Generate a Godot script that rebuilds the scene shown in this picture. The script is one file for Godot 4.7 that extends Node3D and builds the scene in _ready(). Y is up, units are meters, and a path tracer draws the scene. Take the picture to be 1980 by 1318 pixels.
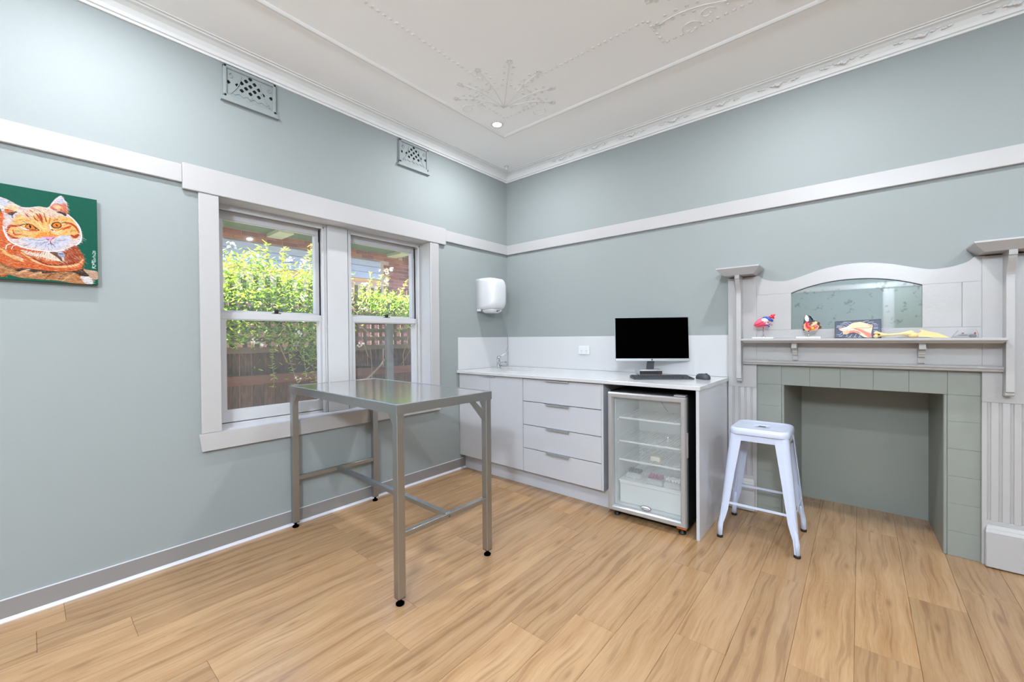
extends Node3D

# ------------------------------------------------------------------ mesh builder
class MB:
	var st := SurfaceTool.new()
	var T := Transform3D.IDENTITY
	var has_uv := false
	func _init(smooth := false, uv := false):
		st.begin(Mesh.PRIMITIVE_TRIANGLES)
		st.set_smooth_group(0 if smooth else -1)
		has_uv = uv
	func flat():
		st.set_smooth_group(-1)
		return self
	func smooth():
		st.set_smooth_group(0)
		return self
	func v(p: Vector3, uv := Vector2.ZERO):
		if has_uv:
			st.set_uv(uv)
		st.add_vertex(T * p)
	func tri(a: Vector3, b: Vector3, c: Vector3):   # counterclockwise from outside
		v(a)
		v(c)
		v(b)
	func quad(a: Vector3, b: Vector3, c: Vector3, d: Vector3):
		tri(a, b, c)
		tri(a, c, d)
	func quv(a: Vector3, b: Vector3, c: Vector3, d: Vector3, ua: Vector2, ub: Vector2, uc: Vector2, ud: Vector2):
		v(a, ua)
		v(c, uc)
		v(b, ub)
		v(a, ua)
		v(d, ud)
		v(c, uc)
	func ori(a: Vector3, b: Vector3, c: Vector3, ctr: Vector3):
		if (b - a).cross(c - a).dot((a + b + c) / 3.0 - ctr) < 0.0:
			tri(a, c, b)
		else:
			tri(a, b, c)
	func box(lo: Vector3, hi: Vector3, ch := 0.0):
		var ctr := (lo + hi) * 0.5
		var h := (hi - lo) * 0.5
		var c: float = minf(ch, minf(h.x, minf(h.y, h.z)) * 0.49)
		var pt := func(s: Vector3, ax: int) -> Vector3:
			var q := Vector3(s.x * (h.x - c), s.y * (h.y - c), s.z * (h.z - c))
			q[ax] = s[ax] * h[ax]
			return ctr + q
		for ax in 3:
			var b := (ax + 1) % 3
			var d := (ax + 2) % 3
			for sg in [-1.0, 1.0]:
				var q := []
				for k in [[-1.0, -1.0], [1.0, -1.0], [1.0, 1.0], [-1.0, 1.0]]:
					var s := Vector3.ZERO
					s[ax] = sg
					s[b] = k[0]
					s[d] = k[1]
					q.append(pt.call(s, ax))
				ori(q[0], q[1], q[2], ctr)
				ori(q[0], q[2], q[3], ctr)
		if c <= 0.0:
			return
		for ax in 3:
			var b := (ax + 1) % 3
			var d := (ax + 2) % 3
			for sb in [-1.0, 1.0]:
				for sd in [-1.0, 1.0]:
					var s0 := Vector3.ZERO
					s0[ax] = -1.0
					s0[b] = sb
					s0[d] = sd
					var s1 := s0
					s1[ax] = 1.0
					var p0: Vector3 = pt.call(s0, b)
					var p1: Vector3 = pt.call(s1, b)
					var p2: Vector3 = pt.call(s1, d)
					var p3: Vector3 = pt.call(s0, d)
					ori(p0, p1, p2, ctr)
					ori(p0, p2, p3, ctr)
		for sx in [-1.0, 1.0]:
			for sy in [-1.0, 1.0]:
				for sz in [-1.0, 1.0]:
					var s := Vector3(sx, sy, sz)
					ori(pt.call(s, 0), pt.call(s, 1), pt.call(s, 2), ctr)
	func frustum(lo: Vector3, hi: Vector3, lo2: Vector3, hi2: Vector3):  # rectangle lo..hi at lo.y below, lo2..hi2 at lo2.y above
		var a := [Vector3(lo.x, lo.y, lo.z), Vector3(hi.x, lo.y, lo.z), Vector3(hi.x, lo.y, hi.z), Vector3(lo.x, lo.y, hi.z)]
		var b := [Vector3(lo2.x, lo2.y, lo2.z), Vector3(hi2.x, lo2.y, lo2.z), Vector3(hi2.x, lo2.y, hi2.z), Vector3(lo2.x, lo2.y, hi2.z)]
		loft([PackedVector3Array(a), PackedVector3Array(b)])
	func loft(rings: Array, cap0 := true, cap1 := true):
		for k in rings.size() - 1:
			var a: PackedVector3Array = rings[k]
			var b: PackedVector3Array = rings[k + 1]
			var n := a.size()
			for i in n:
				var j := (i + 1) % n
				quad(a[i], b[i], b[j], a[j])
		for e in 2:
			if (e == 0 and not cap0) or (e == 1 and not cap1):
				continue
			var r: PackedVector3Array = rings[0] if e == 0 else rings[-1]
			var c := Vector3.ZERO
			for p in r:
				c += p
			c /= r.size()
			for i in r.size():
				var j := (i + 1) % r.size()
				if e == 0:
					tri(c, r[i], r[j])
				else:
					tri(c, r[j], r[i])
	func lathe(prof: Array, n := 24, cap := true):   # prof: [radius, y] upwards
		var rings := []
		for q in prof:
			var r := PackedVector3Array()
			for i in n:
				var a := TAU * i / n
				r.append(Vector3(cos(a) * q[0], q[1], sin(a) * q[0]))
			rings.append(r)
		loft(rings, cap, cap)
	func tube(pts: Array, rad, n := 8, cap := true, flat_ := 1.0):
		var rings := []
		var u := Vector3.ZERO
		for k in pts.size():
			var t: Vector3 = (pts[mini(k + 1, pts.size() - 1)] - pts[maxi(k - 1, 0)]).normalized()
			if u == Vector3.ZERO:
				u = t.cross(Vector3.UP if absf(t.y) < 0.9 else Vector3.RIGHT).normalized()
			u = (u - t * u.dot(t)).normalized()
			var w := u.cross(t)
			var r: float = rad[k] if rad is Array else rad
			var ring := PackedVector3Array()
			for i in n:
				var a := TAU * i / n
				ring.append(pts[k] + u * cos(a) * r + w * sin(a) * r * flat_)
			rings.append(ring)
		loft(rings, cap, cap)
	func ball(c: Vector3, r: Vector3, n := 12, m := 8):
		var rings := []
		for k in range(1, m):
			var b := -PI / 2 + PI * k / m
			var ring := PackedVector3Array()
			for i in n:
				var a := TAU * i / n
				ring.append(c + Vector3(cos(a) * cos(b) * r.x, sin(b) * r.y, sin(a) * cos(b) * r.z))
			rings.append(ring)
		loft(rings)
	func prism(poly: PackedVector2Array, h: float, z0 := 0.0):  # extrude along local z
		var p := poly.duplicate()
		var ar := 0.0
		for i in p.size():
			var q := p[(i + 1) % p.size()]
			ar += p[i].x * q.y - q.x * p[i].y
		if ar < 0.0:
			p.reverse()
		var idx := Geometry2D.triangulate_polygon(p)
		for k in range(0, idx.size(), 3):
			var a := p[idx[k]]
			var b := p[idx[k + 1]]
			var c := p[idx[k + 2]]
			if (b - a).cross(c - a) < 0.0:
				var t := b
				b = c
				c = t
			tri(Vector3(a.x, a.y, z0 + h), Vector3(b.x, b.y, z0 + h), Vector3(c.x, c.y, z0 + h))
			tri(Vector3(a.x, a.y, z0), Vector3(c.x, c.y, z0), Vector3(b.x, b.y, z0))
		for i in p.size():
			var a := p[i]
			var b := p[(i + 1) % p.size()]
			quad(Vector3(a.x, a.y, z0), Vector3(b.x, b.y, z0), Vector3(b.x, b.y, z0 + h), Vector3(a.x, a.y, z0 + h))
	func done() -> ArrayMesh:
		st.generate_normals()
		return st.commit()

const AX_Y := Basis(Vector3(1, 0, 0), Vector3(0, 0, -1), Vector3(0, 1, 0))   # local z -> world up, local y -> -z
const AX_X := Basis(Vector3(0, 0, -1), Vector3(0, 1, 0), Vector3(1, 0, 0))   # local z -> world x, local x -> -z, local y -> up

var M := {}
var used := {}
var rng := RandomNumberGenerator.new()

# ------------------------------------------------------------------ node helpers
func numbered(n: String) -> String:
	used[n] = used.get(n, 0) + 1
	return n if used[n] == 1 else "%s_%03d" % [n, used[n] - 1]

func obj(n: String, mesh, mat: Material, parent: Node = self) -> MeshInstance3D:
	var o := MeshInstance3D.new()
	o.mesh = mesh.done() if mesh is MB else mesh
	o.material_override = mat
	o.name = numbered(n) if parent == self else n
	parent.add_child(o, true)
	return o

func tag(o: Node, label: String, cat := "", group := "", kind := "") -> Node:
	o.set_meta("label", label)
	if cat:
		o.set_meta("category", cat)
	if group:
		o.set_meta("group", group)
	if kind:
		o.set_meta("kind", kind)
	return o

func thing(n: String, label: String, cat: String, at := Vector3.ZERO, turn := 0.0, group := "", kind := "") -> Node3D:
	var o := Node3D.new()
	o.name = numbered(n)
	add_child(o, true)
	o.position = at
	o.rotation.y = turn
	tag(o, label, cat, group, kind)
	return o

func bx(lo: Vector3, hi: Vector3, ch := 0.0) -> MB:
	var b := MB.new()
	b.box(lo, hi, ch)
	return b

func V(x, y, z) -> Vector3:
	return Vector3(x, y, z)

func rrect(w: float, d: float, r: float, y: float, n := 6, cx := 0.0, cz := 0.0) -> PackedVector3Array:
	var out := PackedVector3Array()
	for q in [[1, 1, 0.0], [-1, 1, PI / 2], [-1, -1, PI], [1, -1, PI * 1.5]]:
		for i in n:
			var a: float = q[2] + PI / 2 * i / (n - 1)
			out.append(Vector3(cx + q[0] * (w / 2 - r) + cos(a) * r, y, cz + q[1] * (d / 2 - r) + sin(a) * r))
	return out

# ------------------------------------------------------------------ materials
func mat(n: String, c, rough := 0.5, metal := 0.0, spec := 0.5) -> StandardMaterial3D:
	var m := StandardMaterial3D.new()
	m.resource_name = n
	m.albedo_color = Color(c) if c is String else c
	m.roughness = rough
	m.metallic = metal
	m.metallic_specular = spec
	M[n] = m
	return m

func glass(n: String, c: Color, a: float, spec := 0.5) -> StandardMaterial3D:
	var m := mat(n, Color(c.r, c.g, c.b, a), 0.02, 0.0, spec)
	m.transparency = BaseMaterial3D.TRANSPARENCY_ALPHA
	return m

func noise(freq: float, seed_: int, oct := 4) -> FastNoiseLite:
	var f := FastNoiseLite.new()
	f.seed = seed_
	f.frequency = freq
	f.fractal_octaves = oct
	return f

func noise_tex(freq: float, seed_: int, lo: float, hi: float, size := 256, oct := 4) -> ImageTexture:
	var f := noise(freq, seed_, oct)
	var im := f.get_seamless_image(size, size)
	im.convert(Image.FORMAT_L8)
	var d := im.get_data()
	for i in d.size():
		d[i] = int(255.0 * lerpf(lo, hi, d[i] / 255.0))
	return ImageTexture.create_from_image(Image.create_from_data(size, size, false, Image.FORMAT_L8, d))

func bump(m: StandardMaterial3D, freq: float, seed_: int, cm: float, scale: float):
	m.heightmap_enabled = true
	m.heightmap_texture = noise_tex(freq, seed_, 0.0, 1.0)
	m.heightmap_scale = cm
	m.uv1_triplanar = true
	m.uv1_world_triplanar = true
	m.uv1_scale = Vector3.ONE * scale

func wood_texture() -> ImageTexture:
	# eight planks, one above the other, grain along u
	var w := 1024
	var h := 1024
	var nw := noise(0.006, 3, 2)
	var nb := noise(0.016, 8, 3)
	var nf := noise(0.3, 5, 2)
	var nz := noise(0.008, 21, 2)
	var d := PackedByteArray()
	d.resize(w * h * 3)
	var light := Color("bc996f")
	var mid := Color("a27c54")
	var dark := Color("6b4d33")
	for row in 8:
		var tone := 0.97 + 0.045 * sin(row * 2.4)
		var oy := row * 517.0
		var knots := []
		for k in 1 + row % 2:
			knots.append(Vector2(rng.randf_range(60, 960), rng.randf_range(20, 108)))
		var cath := Vector2(rng.randf_range(200, 800), rng.randf_range(30, 98))
		for y in 128:
			for x in w:
				var fx := float(x)
				var fy := float(y)
				var pull := 0.0
				var spot := 0.0
				for k in knots:
					var dx: float = (fx - k.x) / 60.0
					var dy: float = (fy - k.y) / 11.0
					var q := dx * dx + dy * dy
					if q < 9.0:
						pull += exp(-q) * dy * 7.0
						var sx: float = (fx - k.x) / 30.0
						spot += exp(-(sx * sx + dy * dy * 3.0))
				var wy := fy - pull + 9.0 * nw.get_noise_2d(fx * 0.5, oy)
				# broad soft bands along the plank
				var band := nb.get_noise_2d(fx * 0.10, oy + wy * 1.3)
				var band2 := nb.get_noise_2d(fx * 0.09 + 400.0, oy + wy * 5.5)
				# cathedral figure in one place of each plank
				var cx := (fx - cath.x) / 190.0
				var cy := (fy - cath.y) / 26.0
				var rr := cx * cx + cy * cy
				var fig := 0.0
				if rr < 1.0:
					fig = sin(sqrt(rr) * 34.0 + 4.0 * nz.get_noise_2d(fx * 2.0, oy + fy * 3.0)) * (1.0 - rr)
				var fib := nf.get_noise_2d(fx * 0.04, oy + fy * 1.6)
				var streak := nb.get_noise_2d(fx * 0.10 + 900.0, oy + wy * 3.0)
				var t := 0.45 + band * 0.55 + band2 * 0.3 + fig * 0.14 + fib * 0.3
				var c := light.lerp(mid, clampf(t, 0.0, 1.15))
				c = c.lerp(dark, clampf((streak - 0.22) * 1.0, 0.0, 0.25) + clampf(spot * 0.4, 0.0, 0.4))
				var i := ((row * 128 + y) * w + x) * 3
				d[i] = int(clampf(c.r * tone, 0, 1) * 255)
				d[i + 1] = int(clampf(c.g * tone, 0, 1) * 255)
				d[i + 2] = int(clampf(c.b * tone, 0, 1) * 255)
	return ImageTexture.create_from_image(Image.create_from_data(w, h, false, Image.FORMAT_RGB8, d))

func make_materials():
	bump(mat("wall_paint", "8f9594", 0.62, 0.0, 0.35), 0.09, 4, 0.012, 6.0)
	bump(mat("ceiling_paint", "f2f2f2", 0.75, 0.0, 0.3), 0.07, 6, 0.01, 5.0)
	mat("plaster", "dcdcdb", 0.7, 0.0, 0.3)
	mat("white_gloss", "bcbbbb", 0.3)
	bump(mat("white_paint", "adabaa", 0.32), 0.06, 12, 0.02, 3.0)
	bump(mat("mint_paint", "878b84", 0.38), 0.06, 15, 0.02, 3.0)
	mat("mint_joint", "80847d", 0.5)
	mat("laminate", "bfc0c4", 0.12)
	mat("stone", "c6c6c6", 0.16)
	mat("splash", "c3c3c4", 0.04)
	mat("skirting", "85817f", 0.5)
	mat("skirting_white", "cfced6", 0.35)
	mat("dark", "0a0a0a", 0.8)
	mat("black_plastic", "141414", 0.5)
	mat("black_gloss", "000000", 0.5, 0.0, 0.05)
	mat("grey_plastic", "55565a", 0.5, 0.0, 0.3)
	mat("key_grey", "3a3c42", 0.55)
	mat("dark_key", "2a2c30", 0.6)
	mat("silver", "c9cacc", 0.3, 0.85)
	mat("alu", "b9babc", 0.36, 0.6)
	mat("chrome", "d6d8da", 0.08, 1.0)
	mat("steel", "adaead", 0.38, 1.0)
	var t := mat("steel_top", "dcdddd", 0.2, 1.0)
	t.roughness_texture = noise_tex(0.02, 33, 0.6, 1.0)
	t.uv1_triplanar = true
	t.uv1_scale = Vector3(2, 2, 12)
	mat("stool_white", "c2cade", 0.2)
	mat("plastic_white", "d2d3d5", 0.22)
	mat("fridge_white", "d6dada", 0.4)
	mat("fridge_grey", "85888a", 0.45, 0.3)
	glass("pane", Color(0.94, 0.97, 0.96), 0.035)
	glass("fridge_pane", Color(0.82, 0.86, 0.86), 0.14)
	glass("tube_clear", Color(0.9, 0.92, 0.93), 0.3)
	var ac := mat("acrylic", Color(0.96, 0.97, 0.98, 0.06), 0.03)
	ac.refraction_enabled = true
	ac.refraction_scale = 0.045
	var mi := mat("mirror", "c2cac8", 0.03, 1.0)
	mi.albedo_texture = mirror_texture()
	mi.uv1_triplanar = true
	mi.uv1_scale = Vector3.ONE * 1.6
	mi.uv1_offset = Vector3(0.15, 0.55, 0)
	var wd := mat("oak", "f2f2f6", 0.27, 0.0, 0.55)
	wd.albedo_texture = wood_texture()
	mat("floor_base", "5a4634", 0.9)
	mat("red", "cf1f2e", 0.3)
	mat("pink", "e8607c", 0.3)
	mat("blue", "2b4fae", 0.3)
	mat("cream", "d8c6a4", 0.4)
	mat("bone", "dfc48a", 0.42)
	mat("bone_dark", "5a3a22", 0.6)
	mat("navy", "2c3350", 0.45)
	mat("ear_dark", "26313f", 0.45)
	mat("yellow_bone", "cdc690", 0.4)
	mat("flesh", "d99c76", 0.4)
	mat("salmon", "c96352", 0.4)
	mat("yellow", "f2b41e", 0.35)
	mat("maroon", "8e1f24", 0.4)
	mat("purple", "8a1f6a", 0.4)
	mat("tube_blue", "23364e", 0.4)
	mat("orange", "b0581c", 0.5)
	mat("brick", "915a4b", 0.85)
	mat("brick_b", "9a655a", 0.85)
	mat("brick_c", "7f5049", 0.85)
	mat("brick_d", "a36f55", 0.85)
	mat("mortar", "b8a491", 0.95)
	var f1 := mat("paling", "6a4c39", 0.85)
	f1.albedo_texture = noise_tex(0.03, 41, 0.5, 1.0)
	f1.uv1_triplanar = true
	f1.uv1_world_triplanar = true
	f1.uv1_scale = Vector3(6, 0.9, 6)
	var f2 := f1.duplicate()
	f2.albedo_color = Color("775743")
	M["paling_b"] = f2
	mat("lattice", "70604a", 0.85)
	mat("rail_dark", "6b4636", 0.85)
	mat("post_grey", "6f6e6a", 0.7)
	mat("eave", "5f7a5a", 0.7)
	mat("eave_light", "b9c9a4", 0.7)
	mat("shutter", "a9b4c2", 0.6)
	mat("sill_tan", "c9a169", 0.7)
	mat("pane_dark", "20262e", 0.1)
	mat("path", "8c8780", 0.9)
	mat("soil", "4a3b2c", 1.0)
	mat("own_roof", "8a8580", 0.9)
	var lf := mat("leaf", "ffffff", 0.45, 0.0, 0.4)
	lf.vertex_color_use_as_albedo = true
	lf.backlight_enabled = true
	lf.backlight = Color(0.85, 0.9, 0.45)
	lf.cull_mode = BaseMaterial3D.CULL_DISABLED
	var pt := mat("petal", "fbfaf8", 0.6)
	pt.backlight_enabled = true
	pt.backlight = Color(0.6, 0.6, 0.6)
	pt.cull_mode = BaseMaterial3D.CULL_DISABLED
	mat("vine_stem", "8f7f66", 0.8)
	var em := mat("lamp_glow", "ffffff", 0.5)
	em.emission_enabled = true
	em.emission = Color(1.0, 0.98, 0.95)
	em.emission_energy_multiplier = 9.0
	var op := mat("opal_lamp_glow", "ffffff", 0.4)
	op.emission_enabled = true
	op.emission = Color(0.97, 0.98, 1.0)
	op.emission_energy_multiplier = 1.5

func mirror_texture() -> ImageTexture:
	var w := 256
	var f := noise(0.03, 77, 4)
	var g := noise(0.12, 78, 3)
	var d := PackedByteArray()
	d.resize(w * w)
	for y in w:
		for x in w:
			var v := f.get_noise_2d(x, y) + 0.5 * g.get_noise_2d(x, y)
			var k := clampf((v - 0.36) * 0.6, 0.0, 0.16)
			d[y * w + x] = int(255.0 * (1.0 - k))
	return ImageTexture.create_from_image(Image.create_from_data(w, w, false, Image.FORMAT_L8, d))

const LAMP_X := [0.633, 2.545, 4.46]
const LAMP_Z := [0.84, 3.05, 5.3]
const CEIL := 2.87

func setup():
	# camera: calibrated from the room's vanishing lines; 1980x1318, focal length 794.8 px
	var cam := Camera3D.new()
	cam.name = "camera"
	cam.position = Vector3(2.802, 1.2, 3.243)
	cam.rotation_order = EULER_ORDER_YXZ
	cam.rotation_degrees = Vector3(-0.4963, 40.2384, -0.4731)
	cam.fov = rad_to_deg(2.0 * atan(659.0 / 794.84))
	cam.near = 0.05
	cam.far = 200.0
	cam.current = true
	add_child(cam)
	var we := WorldEnvironment.new()
	we.name = "world_environment"
	var e := Environment.new()
	var sky := Sky.new()
	var sm := ProceduralSkyMaterial.new()
	sm.sky_top_color = Color(0.42, 0.6, 0.9)
	sm.sky_horizon_color = Color(0.82, 0.88, 0.94)
	sm.ground_bottom_color = Color(0.35, 0.33, 0.3)
	sm.ground_horizon_color = Color(0.6, 0.6, 0.58)
	sm.sky_energy_multiplier = 1.0
	sky.sky_material = sm
	e.background_mode = Environment.BG_SKY
	e.sky = sky
	e.background_energy_multiplier = 4.6
	e.tonemap_mode = Environment.TONE_MAPPER_LINEAR
	e.tonemap_exposure = 1.05
	e.sdfgi_enabled = true
	e.ssao_enabled = true
	e.ssil_enabled = true
	we.environment = e
	add_child(we)
	var sun := DirectionalLight3D.new()
	sun.name = "sun"
	sun.light_color = Color(1.0, 0.96, 0.88)
	sun.light_energy = 16.0
	sun.light_angular_distance = 0.6
	sun.shadow_enabled = true
	sun.basis = Basis.looking_at(-Vector3(-0.2, 1.0, 0.45).normalized(), Vector3.FORWARD)
	add_child(sun)

func downlight(x: float, z: float, label: String, group := ""):
	var t := thing("downlight", label, "light", V(x, CEIL, z), 0.0, group)
	var r := MB.new(true)
	r.lathe([[0.034, -0.002], [0.036, -0.006], [0.046, -0.007], [0.05, -0.003], [0.05, 0.0]], 32, false)
	obj("trim_ring", r, M.plastic_white, t)
	var g := MB.new()
	g.lathe([[0.035, -0.004], [0.035, -0.001]], 24)
	obj("lamp_face", g, M.lamp_glow, t)
	var s := AreaLight3D.new()
	s.name = "lamp_beam"
	s.light_color = Color(0.95, 0.97, 1.0)
	s.light_energy = 2.15
	s.area_size = Vector2(0.06, 0.06)
	s.area_range = 12.0
	s.area_attenuation = 2.0
	s.shadow_enabled = true
	s.rotation_degrees.x = -90
	s.position.y = -0.012
	t.add_child(s)

func pendant_lamp():
	# opal globe hanging in the rear half of the room, behind the camera
	var t := thing("pendant_lamp", "opal globe pendant lamp hanging in the rear of the room behind the camera", "light", V(3.15, 2.4, 4.5))
	var g := MB.new(true)
	g.ball(Vector3.ZERO, V(0.17, 0.17, 0.17), 32, 20)
	obj("opal_globe", g, M.opal_lamp_glow, t)
	obj("ceiling_rose", bx(V(-0.05, 0.44, -0.05), V(0.05, 0.469, 0.05), 0.008), M.plastic_white, t)
	var c := MB.new(true)
	c.tube([V(0, 0.16, 0), V(0, 0.45, 0)], 0.004, 8)
	obj("cord", c, M.plastic_white, t)
	var o := OmniLight3D.new()
	o.name = "globe_light"
	o.light_color = Color(0.88, 0.94, 1.0)
	o.light_energy = 8.0
	o.light_size = 0.16
	o.omni_range = 14.0
	o.omni_attenuation = 2.0
	o.shadow_enabled = true
	t.add_child(o)

func structure(n: String, b, m: Material, label: String, cat: String) -> Node:
	return tag(obj(n, b, m), label, cat, "", "structure")

const RX := 5.1
const RZ := 6.9

func build_room():
	# ---- floor: planks laid along z
	var base := bx(V(-0.27, -0.12, -0.62), V(RX + 0.1, -0.006, RZ + 0.1))
	var fl := structure("floor", base, M.floor_base, "pale oak plank floor with brown grain and knots", "floor")
	var joints := {7: 1.055, 8: 1.262, 9: 1.934, 10: 1.718, 14: 0.21, 15: 1.19, 16: 0.65, 17: 0.417, 2: 2.963, 3: 2.055, 4: 2.058, 5: 2.82, 0: 3.146}
	for c in range(0, 28):
		var x0 := 0.01 + 0.185 * c
		var x1 := minf(x0 + 0.185, RX)
		if c == 0:
			x0 = -0.02
		var zs: float = joints[c] if joints.has(c) else fposmod(c * 0.53 + 0.2, 1.25)
		while zs > -0.55:
			zs -= 1.25
		while zs < RZ:
			var z0 := maxf(zs, -0.55)
			var z1 := minf(zs + 1.25, RZ)
			zs += 1.25
			if z1 - z0 < 0.03:
				continue
			var b := MB.new(false, true)
			var row := rng.randi() % 8
			var flip := rng.randi() % 2 == 1
			var u0 := rng.randf()
			var e := 0.0008
			var uvf := func(x: float, z: float) -> Vector2:
				var vv := clampf((x - x0) / 0.186, 0.01, 0.985)
				var uu := (z - z0) / 1.27
				if flip:
					vv = 1.0 - vv
					uu = 0.99 - uu
				return Vector2(u0 * 0.0 + clampf(uu, 0.002, 0.998), (row + vv) / 8.0)
			var a := [V(x0 + e, 0, z1 - e), V(x1 - e, 0, z1 - e), V(x1 - e, 0, z0 + e), V(x0 + e, 0, z0 + e)]
			var o := [V(x0, -0.003, z1), V(x1, -0.003, z1), V(x1, -0.003, z0), V(x0, -0.003, z0)]
			var uv := []
			for p in a:
				uv.append(uvf.call(p.x, p.z))
			b.quv(a[0], a[1], a[2], a[3], uv[0], uv[1], uv[2], uv[3])
			for i in 4:
				var j := (i + 1) % 4
				b.quv(o[i], o[j], a[j], a[i], uv[i], uv[j], uv[j], uv[i])
			obj("plank", b, M.oak, fl)
	# ---- walls
	var wl := MB.new()
	var oz0 := 0.995
	var oz1 := 2.545
	wl.box(V(-0.27, -0.1, -0.6), V(0, 0.64, RZ + 0.1))
	wl.box(V(-0.27, 2.03, -0.6), V(0, CEIL + 0.1, RZ + 0.1))
	wl.box(V(-0.27, 0.64, -0.6), V(0, 2.03, oz0))
	wl.box(V(-0.27, 0.64, oz1), V(0, 2.03, RZ + 0.1))
	structure("wall_left", wl, M.wall_paint, "pale sage green wall with the sash windows", "wall")
	var wb := MB.new()
	wb.box(V(0, -0.1, -0.25), V(2.42, CEIL + 0.1, 0))
	wb.box(V(3.15, -0.1, -0.25), V(RX + 0.2, CEIL + 0.1, 0))
	wb.box(V(2.42, 0.87, -0.25), V(3.15, CEIL + 0.1, 0))
	structure("wall_back", wb, M.wall_paint, "pale sage green wall behind the bench and mantelpiece", "wall")
	structure("wall_right", bx(V(RX, -0.1, -0.25), V(RX + 0.2, CEIL + 0.1, RZ + 0.1)), M.wall_paint, "plain sage green wall beyond the fireplace side", "wall")
	structure("wall_front", bx(V(-0.27, -0.1, RZ), V(RX + 0.2, CEIL + 0.1, RZ + 0.2)), M.wall_paint, "sage green wall behind the camera seen in the mirror", "wall")
	# ---- ceiling
	var cb := bx(V(-0.27, CEIL, -0.25), V(RX + 0.2, CEIL + 0.12, RZ + 0.2))
	var ce := structure("ceiling", cb, M.ceiling_paint, "white plaster ceiling with raised panel moulding and flower relief", "ceiling")
	var pm := MB.new()
	var prof := PackedVector2Array([Vector2(-0.018, 0), Vector2(-0.014, -0.006), Vector2(-0.006, -0.012), Vector2(0.006, -0.012), Vector2(0.014, -0.006), Vector2(0.018, 0)])
	var c0 := Vector2(0.545, 0.655)
	var c1 := Vector2(RX - 0.545, RZ - 0.655)
	for k in prof.size() - 1:   # mitred rectangle
		var p := prof[k]
		var q := prof[k + 1]
		var ring := func(s: Vector2) -> Array:
			return [V(c0.x + s.x, CEIL + s.y, c0.y + s.x), V(c1.x - s.x, CEIL + s.y, c0.y + s.x), V(c1.x - s.x, CEIL + s.y, c1.y - s.x), V(c0.x + s.x, CEIL + s.y, c1.y - s.x)]
		var ra: Array = ring.call(p)
		var rb: Array = ring.call(q)
		for i in 4:
			var j := (i + 1) % 4
			pm.quad(ra[i], ra[j], rb[j], rb[i])
	obj("panel_moulding", pm, M.plaster, ce)
	# beaded key line
	var key := [Vector2(0.93, 3.6), Vector2(0.93, 1.215), Vector2(0.74, 1.215), Vector2(0.74, 0.86), Vector2(1.09, 0.86), Vector2(1.09, 1.105), Vector2(1.945, 1.105), Vector2(1.955, 0.875), Vector2(2.78, 0.875), Vector2(2.78, 1.105), Vector2(4.2, 1.105)]
	var bd := MB.new()
	for k in key.size() - 1:
		var a: Vector2 = key[k]
		var b: Vector2 = key[k + 1]
		var n := int(a.distance_to(b) / 0.036)
		for i in n:
			var p := a.lerp(b, (i + 0.5) / n)
			bd.frustum(V(p.x - 0.004, CEIL - 0.0035, p.y - 0.004), V(p.x + 0.004, CEIL, p.y + 0.004), V(p.x - 0.010, CEIL, p.y - 0.010), V(p.x + 0.010, CEIL, p.y + 0.010))
	tag(obj("bead_moulding", bd, M.plaster, ce), "row of small square plaster beads", "", "", "stuff")
	for s in [[Vector2(0.83, 0.98), PI / 4, 1.0], [Vector2(2.36, 0.93), PI / 2, 1.15]]:
		var fb := MB.new(true)
		var o: Vector2 = s[0]
		for i in 7:
			var a: float = s[1] + (i - 3) * 0.34
			var len: float = (0.5 - 0.05 * absf(i - 3)) * s[2]
			var pts := []
			for k in 9:
				var q := k / 8.0
				var aa := a + (i - 3) * 0.10 * q * q
				pts.append(V(o.x + cos(aa) * len * q, CEIL - 0.001, o.y + sin(aa) * len * q))
			fb.tube(pts, 0.0022, 6)
			for k in [4, 5, 6, 7]:
				for sd in [-1.0, 1.0]:
					var p: Vector3 = pts[k]
					var off := Vector3(cos(a + sd * 1.1), 0, sin(a + sd * 1.1)) * 0.032
					fb.ball(p + off, V(0.011, 0.0014, 0.011), 8, 5)
			for k in 5:
				var p: Vector3 = pts[8]
				fb.ball(p + V(cos(k * TAU / 5), 0, sin(k * TAU / 5)) * 0.016, V(0.010, 0.0016, 0.010), 8, 5)
		for sd in [-1.0, 1.0]:
			for q in 3:
				var pts := []
				for k in 12:
					var a2: float = s[1] + sd * (1.2 + 0.25 * q) 
					var rr := 0.03 + 0.012 * q - 0.0025 * k
					var cc := Vector2(o.x + cos(a2) * 0.1 * (q + 0.6), o.y + sin(a2) * 0.1 * (q + 0.6))
					pts.append(V(cc.x + cos(k * 0.55 * sd) * rr, CEIL - 0.001, cc.y + sin(k * 0.55 * sd) * rr))
				fb.tube(pts, 0.0025, 5)
		obj("flower_relief", fb, M.plaster, ce)
	# ---- cornice: coved profile round the room, leaf sprays on the back run
	var cp := [Vector2(0, 2.795), Vector2(0.012, 2.795), Vector2(0.014, 2.806), Vector2(0.024, 2.808), Vector2(0.03, 2.825), Vector2(0.045, 2.845), Vector2(0.068, 2.857), Vector2(0.088, 2.86), Vector2(0.09, 2.866), Vector2(0.104, 2.866), Vector2(0.106, CEIL)]
	var cm := MB.new()
	for k in cp.size() - 1:
		var ring := func(s: Vector2) -> Array:
			return [V(s.x, s.y, s.x), V(RX - s.x, s.y, s.x), V(RX - s.x, s.y, RZ - s.x), V(s.x, s.y, RZ - s.x)]
		var ra: Array = ring.call(cp[k])
		var rb: Array = ring.call(cp[k + 1])
		for i in 4:
			var j := (i + 1) % 4
			cm.quad(ra[i], ra[j], rb[j], rb[i])
	var tr := structure("trim_1", cm, M.plaster, "white coved plaster cornice with small flower sprays above the mantelpiece", "cornice")
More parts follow.
